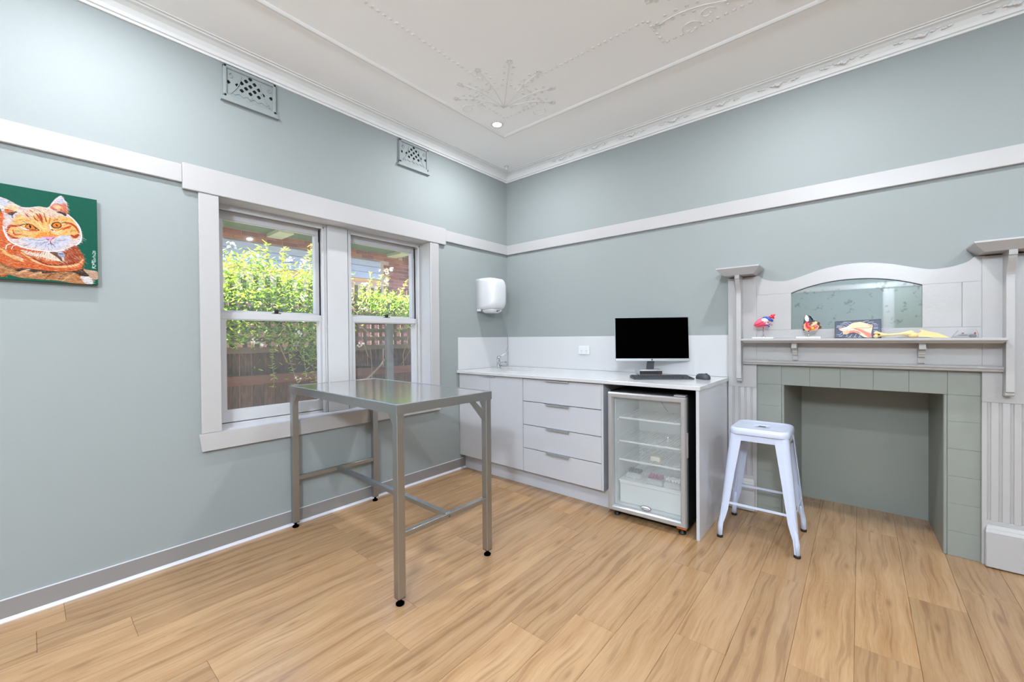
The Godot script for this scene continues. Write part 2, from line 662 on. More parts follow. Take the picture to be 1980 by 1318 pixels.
	for i in 9:
		var sp := MB.new(true)
		var cx := 0.72 + 0.335 * i
		for k in 9:
			var a := k * TAU / 9 * 1.0
			var r := 0.014 if k % 2 == 0 else 0.026
			sp.ball(V(cx + cos(a) * r, 2.842 + sin(a) * r * 0.55, 0.052 + sin(a) * r * -0.35), V(0.011, 0.008, 0.008), 8, 5)
		for sd in [-1.0, 1.0]:
			for k in 4:
				sp.ball(V(cx + sd * (0.04 + 0.022 * k), 2.842 + 0.008 * sin(k * 2.0), 0.05), V(0.012, 0.005, 0.006), 8, 5)
		obj("flower_spray", sp, M.plaster, tr)
	# ---- picture rails
	var pr := func(lo: Vector3, hi: Vector3) -> MB:
		return bx(lo, hi, 0.003)
	structure("trim_2", pr.call(V(0, 2.05, 2.69), V(0.021, 2.147, RZ)), M.white_paint, "white picture rail above the cat painting", "picture rail")
	structure("trim_3", pr.call(V(0, 2.05, 0.0), V(0.021, 2.147, 0.847)), M.white_paint, "short white picture rail between window and corner", "picture rail")
	structure("trim_4", pr.call(V(0.0, 2.05, 0), V(RX, 2.147, 0.021)), M.white_paint, "long white picture rail on the wall above bench and mantelpiece", "picture rail")
	structure("trim_5", pr.call(V(0.0, 2.05, RZ - 0.021), V(RX, 2.147, RZ)), M.white_paint, "white picture rail seen in the mantel mirror", "picture rail")
	structure("trim_6", pr.call(V(RX - 0.021, 2.05, 0), V(RX, 2.147, RZ)), M.white_paint, "white picture rail on the wall right of the fireplace", "picture rail")
	# ---- vinyl skirting along the window wall
	var sk := structure("baseboard_left", bx(V(0, 0.004, 0.62), V(0.006, 0.093, RZ), 0.001), M.skirting, "low grey vinyl skirting with white edges under the windows", "skirting")
	obj("top_edge", bx(V(0, 0.093, 0.62), V(0.007, 0.0965, RZ)), M.skirting_white, sk)
	var cv := MB.new()
	cv.T = Transform3D(Basis.IDENTITY, V(0, 0, 0.62))
	cv.prism(PackedVector2Array([Vector2(0, 0), Vector2(0.016, 0), Vector2(0.016, 0.004), Vector2(0.010, 0.008), Vector2(0.007, 0.016), Vector2(0, 0.018)]), RZ - 0.62)
	obj("cove_edge", cv, M.skirting_white, sk)
	# ---- door on the wall behind the camera (in the mirror)
	var dr := structure("door_1", bx(V(3.28, 0, RZ - 0.03), V(4.1, 2.03, RZ - 0.012), 0.003), M.mint_paint, "grey green door seen at the right of the mantel mirror", "door")
	obj("architrave", bx(V(3.12, 0, RZ - 0.03), V(3.28, 2.03, RZ), 0.006), M.white_paint, dr)
	obj("architrave", bx(V(4.1, 0, RZ - 0.03), V(4.22, 2.03, RZ), 0.006), M.white_paint, dr)
	obj("door_handle", bx(V(4.0, 1.0, RZ - 0.07), V(4.05, 1.02, RZ - 0.03), 0.005), M.chrome, dr)

func sash(n: String, z0: float, z1: float, y0: float, y1: float, x0: float, x1: float, gz0: float, gz1: float, gy0: float, gy1: float, parent: Node):
	var b := MB.new()
	b.box(V(x0, y0, z0), V(x1, gy0, z1), 0.002)
	b.box(V(x0, gy1, z0), V(x1, y1, z1), 0.002)
	b.box(V(x0, gy0, z0), V(x1, gy1, gz0), 0.002)
	b.box(V(x0, gy0, gz1), V(x1, gy1, z1), 0.002)
	# glazing bevel
	var m := x1 - 0.016
	for q in [[V(m, gy0, gz0), V(x1 - 0.004, gy0 + 0.006, gz1)], [V(m, gy1 - 0.006, gz0), V(x1 - 0.004, gy1, gz1)]]:
		b.box(q[0], q[1], 0.002)
	var s := obj(n, b, M.white_gloss, parent)
	var xm := (x0 + x1) * 0.5
	obj("glass_pane", bx(V(xm - 0.002, gy0 - 0.004, gz0 - 0.004), V(xm + 0.002, gy1 + 0.004, gz1 + 0.004)), M.pane, s)

func build_windows():
	var defs := [["window_1", 1.857, 2.505, "left sash window, flowering vine filling its upper pane"], ["window_2", 1.022, 1.668, "right sash window beside the paper towel dispenser"]]
	for w in defs:
		var z0: float = w[1]
		var z1: float = w[2]
		var jb := MB.new()   # box frame behind the sashes
		jb.box(V(-0.26, 0.66, z0 - 0.012), V(-0.12, 2.02, z0))
		jb.box(V(-0.26, 0.66, z1), V(-0.12, 2.02, z1 + 0.012))
		jb.box(V(-0.26, 2.0, z0), V(-0.12, 2.02, z1))
		jb.box(V(-0.26, 0.66, z0), V(-0.14, 0.690, z1))
		# stop beads at the room side, parting beads between the sashes
		jb.box(V(-0.138, 0.675, z0), V(-0.12, 2.0, z0 + 0.018), 0.003)
		jb.box(V(-0.138, 0.675, z1 - 0.012), V(-0.12, 2.0, z1), 0.003)
		jb.box(V(-0.138, 1.985, z0), V(-0.12, 2.003, z1), 0.003)
		var f: Node = structure(w[0], jb, M.white_gloss, w[3], "window")
		sash("upper_sash", z0 + 0.006, z1 - 0.004, 1.336, 1.998, -0.236, -0.194, z0 + 0.036, z1 - 0.052, 1.378, 1.947, f)
		sash("lower_sash", z0 + 0.002, z1 - 0.004, 0.695, 1.368, -0.186, -0.142, z0 + 0.032, z1 - 0.05, 0.765, 1.327, f)
		var tk := MB.new()
		tk.box(V(-0.236, 1.37, z0), V(-0.188, 1.93, z0 + 0.004))
		tk.box(V(-0.232, 1.90, z0 + 0.001), V(-0.186, 1.985, z0 + 0.012), 0.002)
		obj("sash_track", tk, M.black_plastic, f)
		var zc := (z0 + z1) * 0.5 - 0.02
		var ct := MB.new()
		ct.box(V(-0.19, 1.368, zc - 0.022), V(-0.15, 1.374, zc + 0.022), 0.002)
		ct.box(V(-0.186, 1.374, zc - 0.01), V(-0.158, 1.398, zc + 0.01), 0.004)
		obj("sash_catch", ct, M.black_plastic, f)
	var tr: Node = thing("trim_7", "broad white window surround with deep sill round both sashes", "window surround", Vector3.ZERO, 0.0, "", "structure")
	obj("head_board", bx(V(0, 2.017, 0.847), V(0.026, 2.158, 2.69), 0.003), M.white_paint, tr)
	obj("side_board", bx(V(0, 0.678, 2.525), V(0.02, 2.017, 2.62), 0.003), M.white_paint, tr)
	obj("side_board", bx(V(0, 0.678, 0.924), V(0.02, 2.017, 1.017), 0.003), M.white_paint, tr)
	var ap := MB.new()
	ap.T = Transform3D(AX_X, V(0, 0, 0))
	ap.prism(PackedVector2Array([Vector2(-2.62, 0.58), Vector2(-0.925, 0.58), Vector2(-0.915, 0.678), Vector2(-2.633, 0.678)]), 0.024)
	obj("apron", ap, M.white_paint, tr)
	obj("sill_board", bx(V(-0.26, 0.642, 1.0), V(0.018, 0.676, 2.54), 0.003), M.white_gloss, tr)
	obj("reveal_board", bx(V(-0.125, 0.67, 0.996), V(0, 2.02, 1.012), 0.001), M.white_gloss, tr)
	obj("reveal_board", bx(V(-0.125, 0.67, 2.528), V(0, 2.02, 2.544), 0.001), M.white_gloss, tr)
	obj("head_reveal", bx(V(-0.125, 2.018, 0.996), V(0, 2.028, 2.544), 0.001), M.white_gloss, tr)
	obj("mullion_board", bx(V(-0.26, 0.676, 1.69), V(-0.105, 2.018, 1.842), 0.003), M.white_gloss, tr)

func vent(z0: float, z1: float, label: String):
	var zc := (z0 + z1) / 2
	var w := z1 - z0
	var t := thing("wall_vent", label, "vent", V(0, 2.6, zc), 0.0, "pressed metal wall vents")
	var f := MB.new()
	var h := 0.187
	for q in [[V(0, 0, -w / 2), V(0.02, 0.02, w / 2)], [V(0, h - 0.018, -w / 2), V(0.02, h, w / 2)], [V(0, 0, -w / 2), V(0.02, h, -w / 2 + 0.018)], [V(0, 0, w / 2 - 0.018), V(0.02, h, w / 2)]]:
		f.box(q[0], q[1], 0.004)
	obj("frame", f, M.wall_paint, t)
	var lg := MB.new()
	lg.T = Transform3D(AX_X, V(0, 0, 0))
	lg.T.origin = V(0, 0, 0)
	lg.prism(PackedVector2Array([Vector2(-w / 2 - 0.013, -0.022), Vector2(w / 2 + 0.013, -0.022), Vector2(w / 2 + 0.004, 0.002), Vector2(-w / 2 - 0.004, 0.002)]), 0.024)
	obj("ledge", lg, M.wall_paint, t)
	obj("backing", bx(V(0.0005, 0.01, -w / 2 + 0.01), V(0.002, h - 0.01, w / 2 - 0.01)), M.dark, t)
	# pressed plate: open diamond lattice inside a triangular field, solid with relief outside it
	var g := MB.new()
	var nx := 11
	var ny := 7
	var iw := w - 0.03
	var ih := h - 0.034
	var cell := func(i: int, j: int) -> bool:   # is this lattice cell open
		var x := (i + 0.5) / nx * 2.0 - 1.0
		var y := (j + 0.5) / ny
		if absf(absf(x) - 0.91) < 0.05 and absf(y - 0.5) < 0.05:
			return true
		return (i + j) % 2 == 1 and y > 0.3 and absf(x) < 0.66 - 0.3 * smoothstep(0.35, 0.75, y)
	# plate as strips between the holes
	var hx := iw / nx
	var hy := ih / ny
	for j in ny:
		var i := 0
		while i < nx:
			if cell.call(i, j):
				# corners of an open cell, leaving a diamond hole
				var x0 := -iw / 2 + i * hx
				var y0 := 0.018 + j * hy
				for q in [[0.0, 0.0, 0.42, 0.0, 0.0, 0.42], [0.58, 0.0, 1.0, 0.0, 1.0, 0.42], [1.0, 0.58, 1.0, 1.0, 0.58, 1.0], [0.42, 1.0, 0.0, 1.0, 0.0, 0.58]]:
					var pp := []
					for k in 3:
						pp.append(V(0.009, y0 + q[k * 2 + 1] * hy, -(x0 + q[k * 2] * hx)))
					g.tri(pp[0], pp[1], pp[2])
				i += 1
				continue
			var i2 := i
			while i2 < nx and not cell.call(i2, j):
				i2 += 1
			g.box(V(0.006, 0.018 + j * hy, iw / 2 - i2 * hx), V(0.009, 0.018 + (j + 1) * hy, iw / 2 - i * hx))
			i = i2
	obj("lattice_plate", g, M.wall_paint, t)
	var rl := MB.new(true)
	for sd in [-1.0, 1.0]:
		var pts := []
		for k in 14:
			var q := k / 13.0
			pts.append(V(0.010, 0.03 + 0.12 * q, sd * (0.105 - 0.055 * q - 0.012 * sin(q * PI))))
		rl.tube(pts, 0.0035, 6)
		pts = []
		for k in 12:
			pts.append(V(0.010, 0.135 + 0.014 * cos(k * 0.6) * (1 - k * 0.05), sd * (0.1 + 0.014 * sin(k * 0.6) * (1 - k * 0.05))))
		rl.tube(pts, 0.003, 6)
		pts = []
		for k in 12:
			var q := k / 11.0
			pts.append(V(0.010, 0.032 + 0.014 * absf(sin(q * PI * 2.5)), sd * 0.1 * q))
		rl.tube(pts, 0.003, 6)
	rl.ball(V(0.009, 0.048, 0), V(0.005, 0.012, 0.012), 10, 6)
	obj("scroll_relief", rl, M.wall_paint, t)

# ------------------------------------------------------------------ bench
func handle(parent: Node, x: float, y: float, z: float, w: float):
	var b := MB.new()
	b.box(V(x - w / 2, y - 0.003, z - 0.006), V(x + w / 2, y, z + 0.022), 0.001)
	b.box(V(x - w / 2, y - 0.012, z + 0.019), V(x + w / 2, y, z + 0.022), 0.001)
	obj("handle", b, M.alu, parent)

func build_bench():
	var zf := 0.687
	var kb := thing("kickboard", "long white recessed kickboard under the doors and drawers", "kickboard")
	obj("board", bx(V(0.002, 0, 0.602), V(1.462, 0.134, 0.62), 0.001), M.laminate, kb)
	obj("return_board", bx(V(1.446, 0, 0.05), V(1.462, 0.134, 0.602), 0.001), M.laminate, kb)
	var c := thing("sink_cabinet", "white two door cabinet under the sink in the corner", "cabinet")
	var cb := MB.new()
	for q in [[V(0.042, 0.134, 0.02), V(0.058, 0.878, 0.666)], [V(0.732, 0.134, 0.02), V(0.747, 0.878, 0.666)], [V(0.058, 0.134, 0.02), V(0.732, 0.15, 0.666)], [V(0.058, 0.15, 0.02), V(0.732, 0.878, 0.03)]]:
		cb.box(q[0], q[1])
	obj("carcass", cb, M.laminate, c)
	obj("filler_strip", bx(V(0.002, 0.134, 0.64), V(0.041, 0.879, 0.684), 0.001), M.laminate, c)
	var d1 := obj("door", bx(V(0.043, 0.136, 0.668), V(0.383, 0.876, zf), 0.001), M.laminate, c)
	handle(d1, 0.343, 0.879, zf, 0.062)
	var d2 := obj("door", bx(V(0.386, 0.136, 0.668), V(0.745, 0.876, zf), 0.001), M.laminate, c)
	handle(d2, 0.422, 0.879, zf, 0.062)
	var u := thing("drawer_unit", "white four drawer unit between the doors and the glass door fridge", "drawers")
	var ub := MB.new()
	for q in [[V(0.748, 0.134, 0.02), V(0.764, 0.878, 0.666)], [V(1.44, 0.134, 0.02), V(1.456, 0.879, 0.687)], [V(0.764, 0.134, 0.02), V(1.44, 0.15, 0.666)], [V(0.764, 0.15, 0.02), V(1.44, 0.878, 0.03)]]:
		ub.box(q[0], q[1], 0.001)
	obj("carcass", ub, M.laminate, u)
	var ys := [0.136, 0.324, 0.510, 0.696, 0.878]
	for k in 4:
		var d := obj("drawer_front", bx(V(0.750, ys[k], 0.668), V(1.439, ys[k + 1] - 0.005, zf), 0.001), M.laminate, u)
		handle(d, 1.083, ys[k + 1] - 0.002, zf, 0.205)
	tag(obj("end_panel", bx(V(2.069, 0, 0.02), V(2.087, 0.879, 0.716), 0.0012), M.laminate), "white gloss upright panel holding the bench end by the stool", "panel")
	# worktop with a cut-out for the sink
	var wt := MB.new()
	var y0 := 0.88
	var y1 := 0.904
	var sx0 := 0.25
	var sx1 := 0.54
	var sz0 := 0.24
	var sz1 := 0.56
	wt.box(V(0.002, y0, sz1), V(2.092, y1, 0.717), 0.002)
	wt.box(V(0.002, y0, 0.002), V(2.092, y1, sz0))
	wt.box(V(0.002, y0, sz0), V(sx0, y1, sz1))
	wt.box(V(sx1, y0, sz0), V(2.092, y1, sz1))
	tag(obj("worktop", wt, M.stone), "long white stone worktop running from the corner to the mantelpiece", "worktop")
	var sk := thing("sink_basin", "white undermount basin sunk into the worktop corner", "sink", V((sx0 + sx1) / 2, 0.88, (sz0 + sz1) / 2))
	var sb := MB.new(true)
	var w := sx1 - sx0
	var dd := sz1 - sz0
	sb.loft([rrect(w + 0.02, dd + 0.02, 0.05, -0.001), rrect(w - 0.004, dd - 0.004, 0.045, -0.001), rrect(w - 0.02, dd - 0.02, 0.05, -0.13), rrect(w - 0.08, dd - 0.08, 0.04, -0.16)].map(func(r): return r), false, true)
	obj("bowl", sb, M.stone, sk)
	var dr := MB.new(true)
	dr.lathe([[0.022, -0.159], [0.02, -0.156]], 20)
	obj("drain", dr, M.chrome, sk)
	# splashbacks
	tag(obj("splashback", bx(V(0.001, 0.905, 0.008), V(0.006, 1.2045, 0.700), 0.001), M.splash), "short white glass splashback on the window wall behind the tap", "splashback")
	tag(obj("splashback", bx(V(0.007, 0.905, 0.001), V(2.088, 1.2045, 0.006), 0.001), M.splash), "long white glass splashback behind the computer monitor", "splashback")
	# tap
	var t := thing("mixer_tap", "small chrome mixer tap with raised lever beside the sink", "tap", V(0.195, 0.904, 0.355))
	var tb := MB.new(true)
	tb.lathe([[0.028, 0], [0.028, 0.006], [0.023, 0.010], [0.022, 0.085], [0.024, 0.088], [0.024, 0.108], [0.02, 0.118], [0.008, 0.122]], 24)
	obj("body", tb, M.chrome, t)
	var sp := MB.new(true)
	sp.tube([V(0.0, 0.03, 0.0), V(0.05, 0.052, 0.01), V(0.10, 0.062, 0.02), V(0.125, 0.055, 0.024), V(0.127, 0.04, 0.024)], [0.015, 0.014, 0.013, 0.012, 0.011], 14)
	obj("spout", sp, M.chrome, t)
	var lv := MB.new(true)
	lv.tube([V(0.0, 0.115, 0.0), V(0.02, 0.125, -0.02), V(0.045, 0.15, -0.045), V(0.055, 0.175, -0.055), V(0.058, 0.198, -0.058)], [0.009, 0.006, 0.005, 0.0055, 0.006], 10)
	obj("lever", lv, M.chrome, t)
	# double power point
	var p := thing("power_outlet", "white double power outlet on the splashback left of the monitor", "outlet", V(0.913, 1.081, 0.006))
	obj("face_plate", bx(V(-0.055, -0.038, 0), V(0.055, 0.038, 0.009), 0.003), M.plastic_white, p)
	for s in [-1, 1]:
		obj("rocker_switch", bx(V(s * 0.025 - 0.006, 0.012, 0.009), V(s * 0.025 + 0.006, 0.026, 0.013), 0.002), M.plastic_white, p)
		var sl := MB.new()
		for q in [[-0.006, 0.0, 0.5], [0.006, 0.0, -0.5], [0.0, -0.016, 0.0]]:
			sl.T = Transform3D(Basis(Vector3(0, 0, 1), q[2]), V(s * 0.025 + q[0], -0.006 + q[1], 0.0091))
			sl.box(V(-0.0012, -0.0045, 0), V(0.0012, 0.0045, 0.0006))
		obj("socket_slots", sl, M.grey_plastic, p)

func build_dispenser():
	var t := thing("towel_dispenser", "rounded white paper towel dispenser on the wall above the tap", "dispenser", V(0, 1.45, 0.35))
	var b := MB.new(true)
	var rings := []
	for q in [[0.0, 0.225, 0.296, 0.02], [0.09, 0.228, 0.30, 0.03], [0.15, 0.222, 0.298, 0.045], [0.19, 0.205, 0.285, 0.055], [0.212, 0.17, 0.25, 0.06], [0.218, 0.12, 0.2, 0.05]]:
		var r := rrect(q[1], q[2], q[3], 0, 8)
		var o := PackedVector3Array()
		for p in r:   # ring in the y-z plane, growing along +x
			o.append(V(q[0], 0.165 - p.z, p.x))
		rings.append(o)
	for r in rings:
		r.reverse()
	b.loft(rings)
	obj("cover", b, M.plastic_white, t)
	var n := MB.new(true)
	n.loft([rrect(0.10, 0.13, 0.04, -0.016, 8, 0.095, -0.005), rrect(0.15, 0.17, 0.05, 0.0, 8, 0.1, -0.005), rrect(0.16, 0.18, 0.05, 0.022, 8, 0.1, -0.005)])
	obj("outlet_nozzle", n, M.plastic_white, t)
	var ar := MB.new()
	ar.T = Transform3D(AX_X, V(0.174, 0, 0))
	ar.prism(PackedVector2Array([Vector2(-0.018, -0.004), Vector2(0.006, -0.004), Vector2(-0.006, 0.012)]), 0.006)
	ar.prism(PackedVector2Array([Vector2(0.010, 0.0), Vector2(0.036, 0.010), Vector2(0.012, 0.010)]), 0.006)
	obj("arrow_mark", ar, M.grey_plastic, t)
	var lg := MB.new()
	lg.box(V(0.2105, 0.255, -0.062), V(0.2125, 0.262, -0.05), 0.001)
	lg.box(V(0.209, 0.252, -0.075), V(0.211, 0.259, -0.064), 0.001)
	obj("badge", lg, M.grey_plastic, t)
	obj("side_catch", bx(V(0.002, 0.0, 0.085), V(0.05, 0.03, 0.107), 0.004), M.plastic_white, t)

func build_computer():
	var turn := deg_to_rad(37.0)
	# small computer below the monitor foot
	var pc := thing("mini_computer", "flat silver and black mini computer under the monitor foot", "computer", V(1.548, 0.904, 0.122), turn)
	obj("case", bx(V(-0.088, 0.002, -0.066), V(0.088, 0.036, 0.066), 0.004), M.alu, pc)
	obj("front_panel", bx(V(-0.084, 0.006, 0.066), V(0.084, 0.032, 0.068), 0.001), M.black_plastic, pc)
	obj("red_mark", bx(V(0.056, 0.017, 0.068), V(0.076, 0.020, 0.0686)), M.maroon, pc)
	for q in [[-0.07, -0.05], [0.07, -0.05], [-0.07, 0.05], [0.07, 0.05]]:
		obj("foot_pad", bx(V(q[0] - 0.01, 0, q[1] - 0.01), V(q[0] + 0.01, 0.002, q[1] + 0.01)), M.black_plastic, pc)
	# monitor
	var mt := thing("monitor", "black screen monitor with silver chin turned towards the stool", "monitor", V(1.548, 0.940, 0.122), deg_to_rad(33.5))
	var bs := MB.new(true)
	bs.loft([rrect(0.16, 0.125, 0.02, 0.0), rrect(0.16, 0.125, 0.02, 0.004), rrect(0.155, 0.12, 0.02, 0.006)])
	obj("foot_plate", bs.flat(), M.alu, mt)
	var nk := MB.new()
	nk.T = Transform3D(AX_X, V(-0.012, 0, 0))
	nk.prism(PackedVector2Array([Vector2(0.03, 0.006), Vector2(-0.005, 0.006), Vector2(-0.062, 0.14), Vector2(-0.052, 0.16), Vector2(-0.035, 0.14)]), 0.05)
	obj("neck", nk, M.grey_plastic, mt)
	var hd := Node3D.new()
	var tb := Transform3D(Basis(Vector3.RIGHT, -0.075), V(0.012, 0.072, 0.072))
	var sh := MB.new()
	sh.T = tb
	sh.box(V(-0.272, 0, -0.02), V(0.272, 0.334, 0), 0.003)
	obj("shell", sh, M.silver, mt)
	var sc := MB.new()
	sc.T = tb
	sc.box(V(-0.269, 0.0195, 0.0), V(0.269, 0.331, 0.0018), 0.0005)
	obj("screen", sc, M.black_gloss, mt)
	var lo := MB.new()
	lo.T = tb
	lo.box(V(-0.006, 0.004, 0.0), V(0.006, 0.016, 0.0006))
	obj("round_badge", lo, M.grey_plastic, mt)
	hd.free()
	# keyboard
	var kd := thing("keyboard", "dark grey full keyboard lying in front of the monitor", "keyboard", V(1.745, 0.904, 0.385), turn)
	var kbm := MB.new()
	kbm.T = Transform3D(AX_X, V(-0.2, 0, 0))
	kbm.prism(PackedVector2Array([Vector2(-0.068, 0.0), Vector2(0.068, 0.0), Vector2(0.068, 0.018), Vector2(-0.068, 0.009)]), 0.40)
	obj("case", kbm, M.key_grey, kd)
	for r in 6:
		var z := -0.056 + 0.0215 * r
		var n := 18
		for i in n:
			if r == 5 and i > 3 and i < 9:
				if i > 4:
					continue
			var w := 0.0185
			var x := -0.192 + i * 0.0214
			var w2 := 0.0214 * 5 - 0.003 if r == 5 and i == 4 else w
			var y := 0.009 + (0.068 - z) / 0.136 * 0.009
			var kk := MB.new()
			kk.frustum(V(x, y, z - 0.009), V(x + w2, y, z + 0.009), V(x + 0.001, y + 0.005, z - 0.008), V(x + w2 - 0.001, y + 0.005, z + 0.007))
			obj("key", kk, M.dark_key, kd)
	var ms := thing("mouse", "dark grey computer mouse right of the keyboard", "mouse", V(1.985, 0.904, 0.262), deg_to_rad(60))
	var mb := MB.new(true)
	var rr := []
	for q in [[0.056, 0.098, 0.0], [0.062, 0.104, 0.008], [0.06, 0.1, 0.02], [0.05, 0.086, 0.031], [0.03, 0.06, 0.037], [0.012, 0.024, 0.039]]:
		rr.append(rrect(q[0], q[1], q[0] * 0.45, q[2], 7))
	mb.loft(rr)
	obj("shell", mb, M.key_grey, ms)
	var wh := MB.new(true)
	wh.T = Transform3D(Basis(Vector3.FORWARD, PI / 2), V(0, 0.034, 0.028))
	wh.lathe([[0.009, -0.004], [0.009, 0.004]], 16)
	obj("scroll_wheel", wh, M.black_plastic, ms)

# ------------------------------------------------------------------ fridge
func build_fridge():
	var at := V(1.764, 0, 0.72)
	var turn := 0.045
	var f := thing("bar_fridge", "small glass door fridge with silver frame under the worktop", "fridge", at, turn)
	# local: door front at z = 0.012, x -0.25 .. 0.25
	var w := 0.25
	var b := MB.new()
	var zb := -0.50
	var zt := -0.035
	for q in [[V(-w, 0.05, zb), V(-w + 0.035, 0.838, zt)], [V(w - 0.035, 0.05, zb), V(w, 0.838, zt)], [V(-w, 0.80, zb), V(w, 0.838, zt)], [V(-w, 0.03, zb), V(w, 0.075, zt)], [V(-w, 0.03, zb), V(w, 0.838, zb + 0.03)]]:
		b.box(q[0], q[1], 0.003)
	obj("cabinet", b, M.black_plastic, f)
	var li := MB.new()
	var a := 0.033
	li.box(V(-w + a, 0.077, zb + 0.03), V(w - a, 0.798, zb + 0.036))
	li.box(V(-w + a, 0.077, zb + 0.03), V(-w + a + 0.006, 0.798, zt + 0.001))
	li.box(V(w - a - 0.006, 0.077, zb + 0.03), V(w - a, 0.798, zt + 0.001))
	li.box(V(-w + a, 0.792, zb + 0.03), V(w - a, 0.798, zt + 0.001))
	li.box(V(-w + a, 0.077, zb + 0.03), V(w - a, 0.083, zt + 0.001))
	obj("liner", li, M.fridge_white, f)
	var ft := MB.new(true)
	ft.T = Transform3D(Basis(Vector3.FORWARD, PI / 2), V(0.09, 0.66, zb + 0.04))
	ft.lathe([[0.032, -0.004], [0.03, 0.004], [0.018, 0.006]], 24)
	obj("thermostat_dial", ft, M.fridge_white, f)
	var wr := MB.new(true)
	wr.tube([V(-0.06, 0.79, zb + 0.04), V(-0.04, 0.72, zb + 0.05), V(0.0, 0.66, zb + 0.05), V(0.05, 0.645, zb + 0.05)], 0.0025, 6)
	obj("sensor_wire", wr, M.fridge_grey, f)
	for y in [0.655, 0.498, 0.373]:
		var s := MB.new()
		var x0 := -w + 0.045
		var x1 := w - 0.045
		s.box(V(x0, y - 0.007, zt - 0.045), V(x1, y + 0.005, zt - 0.035), 0.003)
		s.box(V(x0, y - 0.004, zb + 0.05), V(x1, y + 0.004, zb + 0.056))
		s.box(V(x0, y - 0.004, zb + 0.05), V(x0 + 0.006, y + 0.004, zt - 0.04))
		s.box(V(x1 - 0.006, y - 0.004, zb + 0.05), V(x1, y + 0.004, zt - 0.04))
		for k in 24:
			var x := x0 + 0.012 + k * (x1 - x0 - 0.024) / 23.0
			s.box(V(x - 0.0015, y - 0.0015, zb + 0.055), V(x + 0.0015, y + 0.0015, zt - 0.04))
		obj("wire_shelf", s, M.fridge_white, f)
		for sd in [-1, 1]:
			obj("shelf_rail", bx(V(sd * (w - 0.042) - 0.004, y - 0.02, zb + 0.05), V(sd * (w - 0.042) + 0.004, y - 0.010, zt - 0.03), 0.002), M.fridge_white, f)
	var gs := MB.new()
	gs.box(V(-w + 0.042, 0.228, zb + 0.05), V(w - 0.042, 0.238, zt - 0.03), 0.002)
	for k in 22:
		var x := -w + 0.055 + k * 0.0185
		gs.box(V(x - 0.002, 0.238, zb + 0.055), V(x + 0.002, 0.240, zt - 0.045))
	obj("crisper_lid", gs, M.fridge_white, f)
	var dw := MB.new()
	dw.box(V(-w + 0.05, 0.086, zt - 0.05), V(w - 0.05, 0.222, zt - 0.038), 0.006)
	dw.box(V(-w + 0.05, 0.086, zb + 0.08), V(w - 0.05, 0.092, zt - 0.04))
	dw.box(V(-w + 0.05, 0.215, zt - 0.05), V(w - 0.05, 0.228, zt - 0.030), 0.004)
	obj("crisper_drawer", dw, M.fridge_white, f)
	# door
	var d := Node3D.new()
	d.name = "door"
	f.add_child(d)
	var df := MB.new()
	var y0 := 0.047
	var y1 := 0.832
	var fw := 0.036
	for q in [[[-w, y0], [w, y0], [w - fw, y0 + fw], [-w + fw, y0 + fw]], [[w, y0], [w, y1], [w - fw, y1 - fw], [w - fw, y0 + fw]], [[w, y1], [-w, y1], [-w + fw, y1 - fw], [w - fw, y1 - fw]], [[-w, y1], [-w, y0], [-w + fw, y0 + fw], [-w + fw, y1 - fw]]]:
		var o := []
		for p in q:
			o.append(V(p[0], p[1], 0.0))
		# bevelled front faces, mitred at the corners
		var c := (Vector2(q[0][0], q[0][1]) + Vector2(q[1][0], q[1][1]) + Vector2(q[2][0], q[2][1]) + Vector2(q[3][0], q[3][1])) / 4.0
		var m0 := V(lerpf(q[0][0], q[3][0], 0.22), lerpf(q[0][1], q[3][1], 0.22), 0.012)
		var m1 := V(lerpf(q[1][0], q[2][0], 0.22), lerpf(q[1][1], q[2][1], 0.22), 0.012)
		var m2 := V(lerpf(q[1][0], q[2][0], 0.8), lerpf(q[1][1], q[2][1], 0.8), 0.011)
		var m3 := V(lerpf(q[0][0], q[3][0], 0.8), lerpf(q[0][1], q[3][1], 0.8), 0.011)
		df.quad(o[0], o[1], m1, m0)
		df.quad(m0, m1, m2, m3)
		df.quad(m3, m2, o[2], o[3])
		var k0 := V(q[0][0], q[0][1], -0.032)
		var k1 := V(q[1][0], q[1][1], -0.032)
		var k2 := V(q[2][0], q[2][1], -0.032)
		var k3 := V(q[3][0], q[3][1], -0.032)
		df.quad(k0, k1, o[1], o[0])
		df.quad(k3, o[3], o[2], k2)
		df.quad(k0, k3, k2, k1)
	obj("door_frame", df, M.alu, d)
	obj("door_glass", bx(V(-w + fw - 0.002, y0 + fw - 0.002, -0.014), V(w - fw + 0.002, y1 - fw + 0.002, -0.010)), M.fridge_pane, d)
	var gk := MB.new()
	for q in [[V(-w + 0.012, 0.06, -0.036), V(-w + 0.03, 0.82, -0.031)], [V(w - 0.03, 0.06, -0.036), V(w - 0.012, 0.82, -0.031)], [V(-w + 0.012, 0.80, -0.036), V(w - 0.012, 0.82, -0.031)], [V(-w + 0.012, 0.06, -0.036), V(w - 0.012, 0.08, -0.031)]]:
		gk.box(q[0], q[1])
	obj("door_seal", gk, M.grey_plastic, d)
	obj("side_grip", bx(V(w, 0.47, -0.026), V(w + 0.006, 0.62, -0.004), 0.003), M.silver, d)
	var el := MB.new(true)
	el.T = Transform3D(Basis(Vector3.RIGHT, PI / 2), V(0.0, 0.108, -0.006)) * Transform3D(Basis.from_scale(V(1, 1, 0.45)), Vector3.ZERO)
	el.lathe([[0.034, -0.002], [0.034, 0.003]], 28)
	obj("badge_rim", el, M.grey_plastic, d)
	var e2 := MB.new(true)
	e2.T = Transform3D(Basis(Vector3.RIGHT, PI / 2), V(0.0, 0.108, -0.005)) * Transform3D(Basis.from_scale(V(1, 1, 0.42)), Vector3.ZERO)
	e2.lathe([[0.031, -0.002], [0.031, 0.003]], 28)
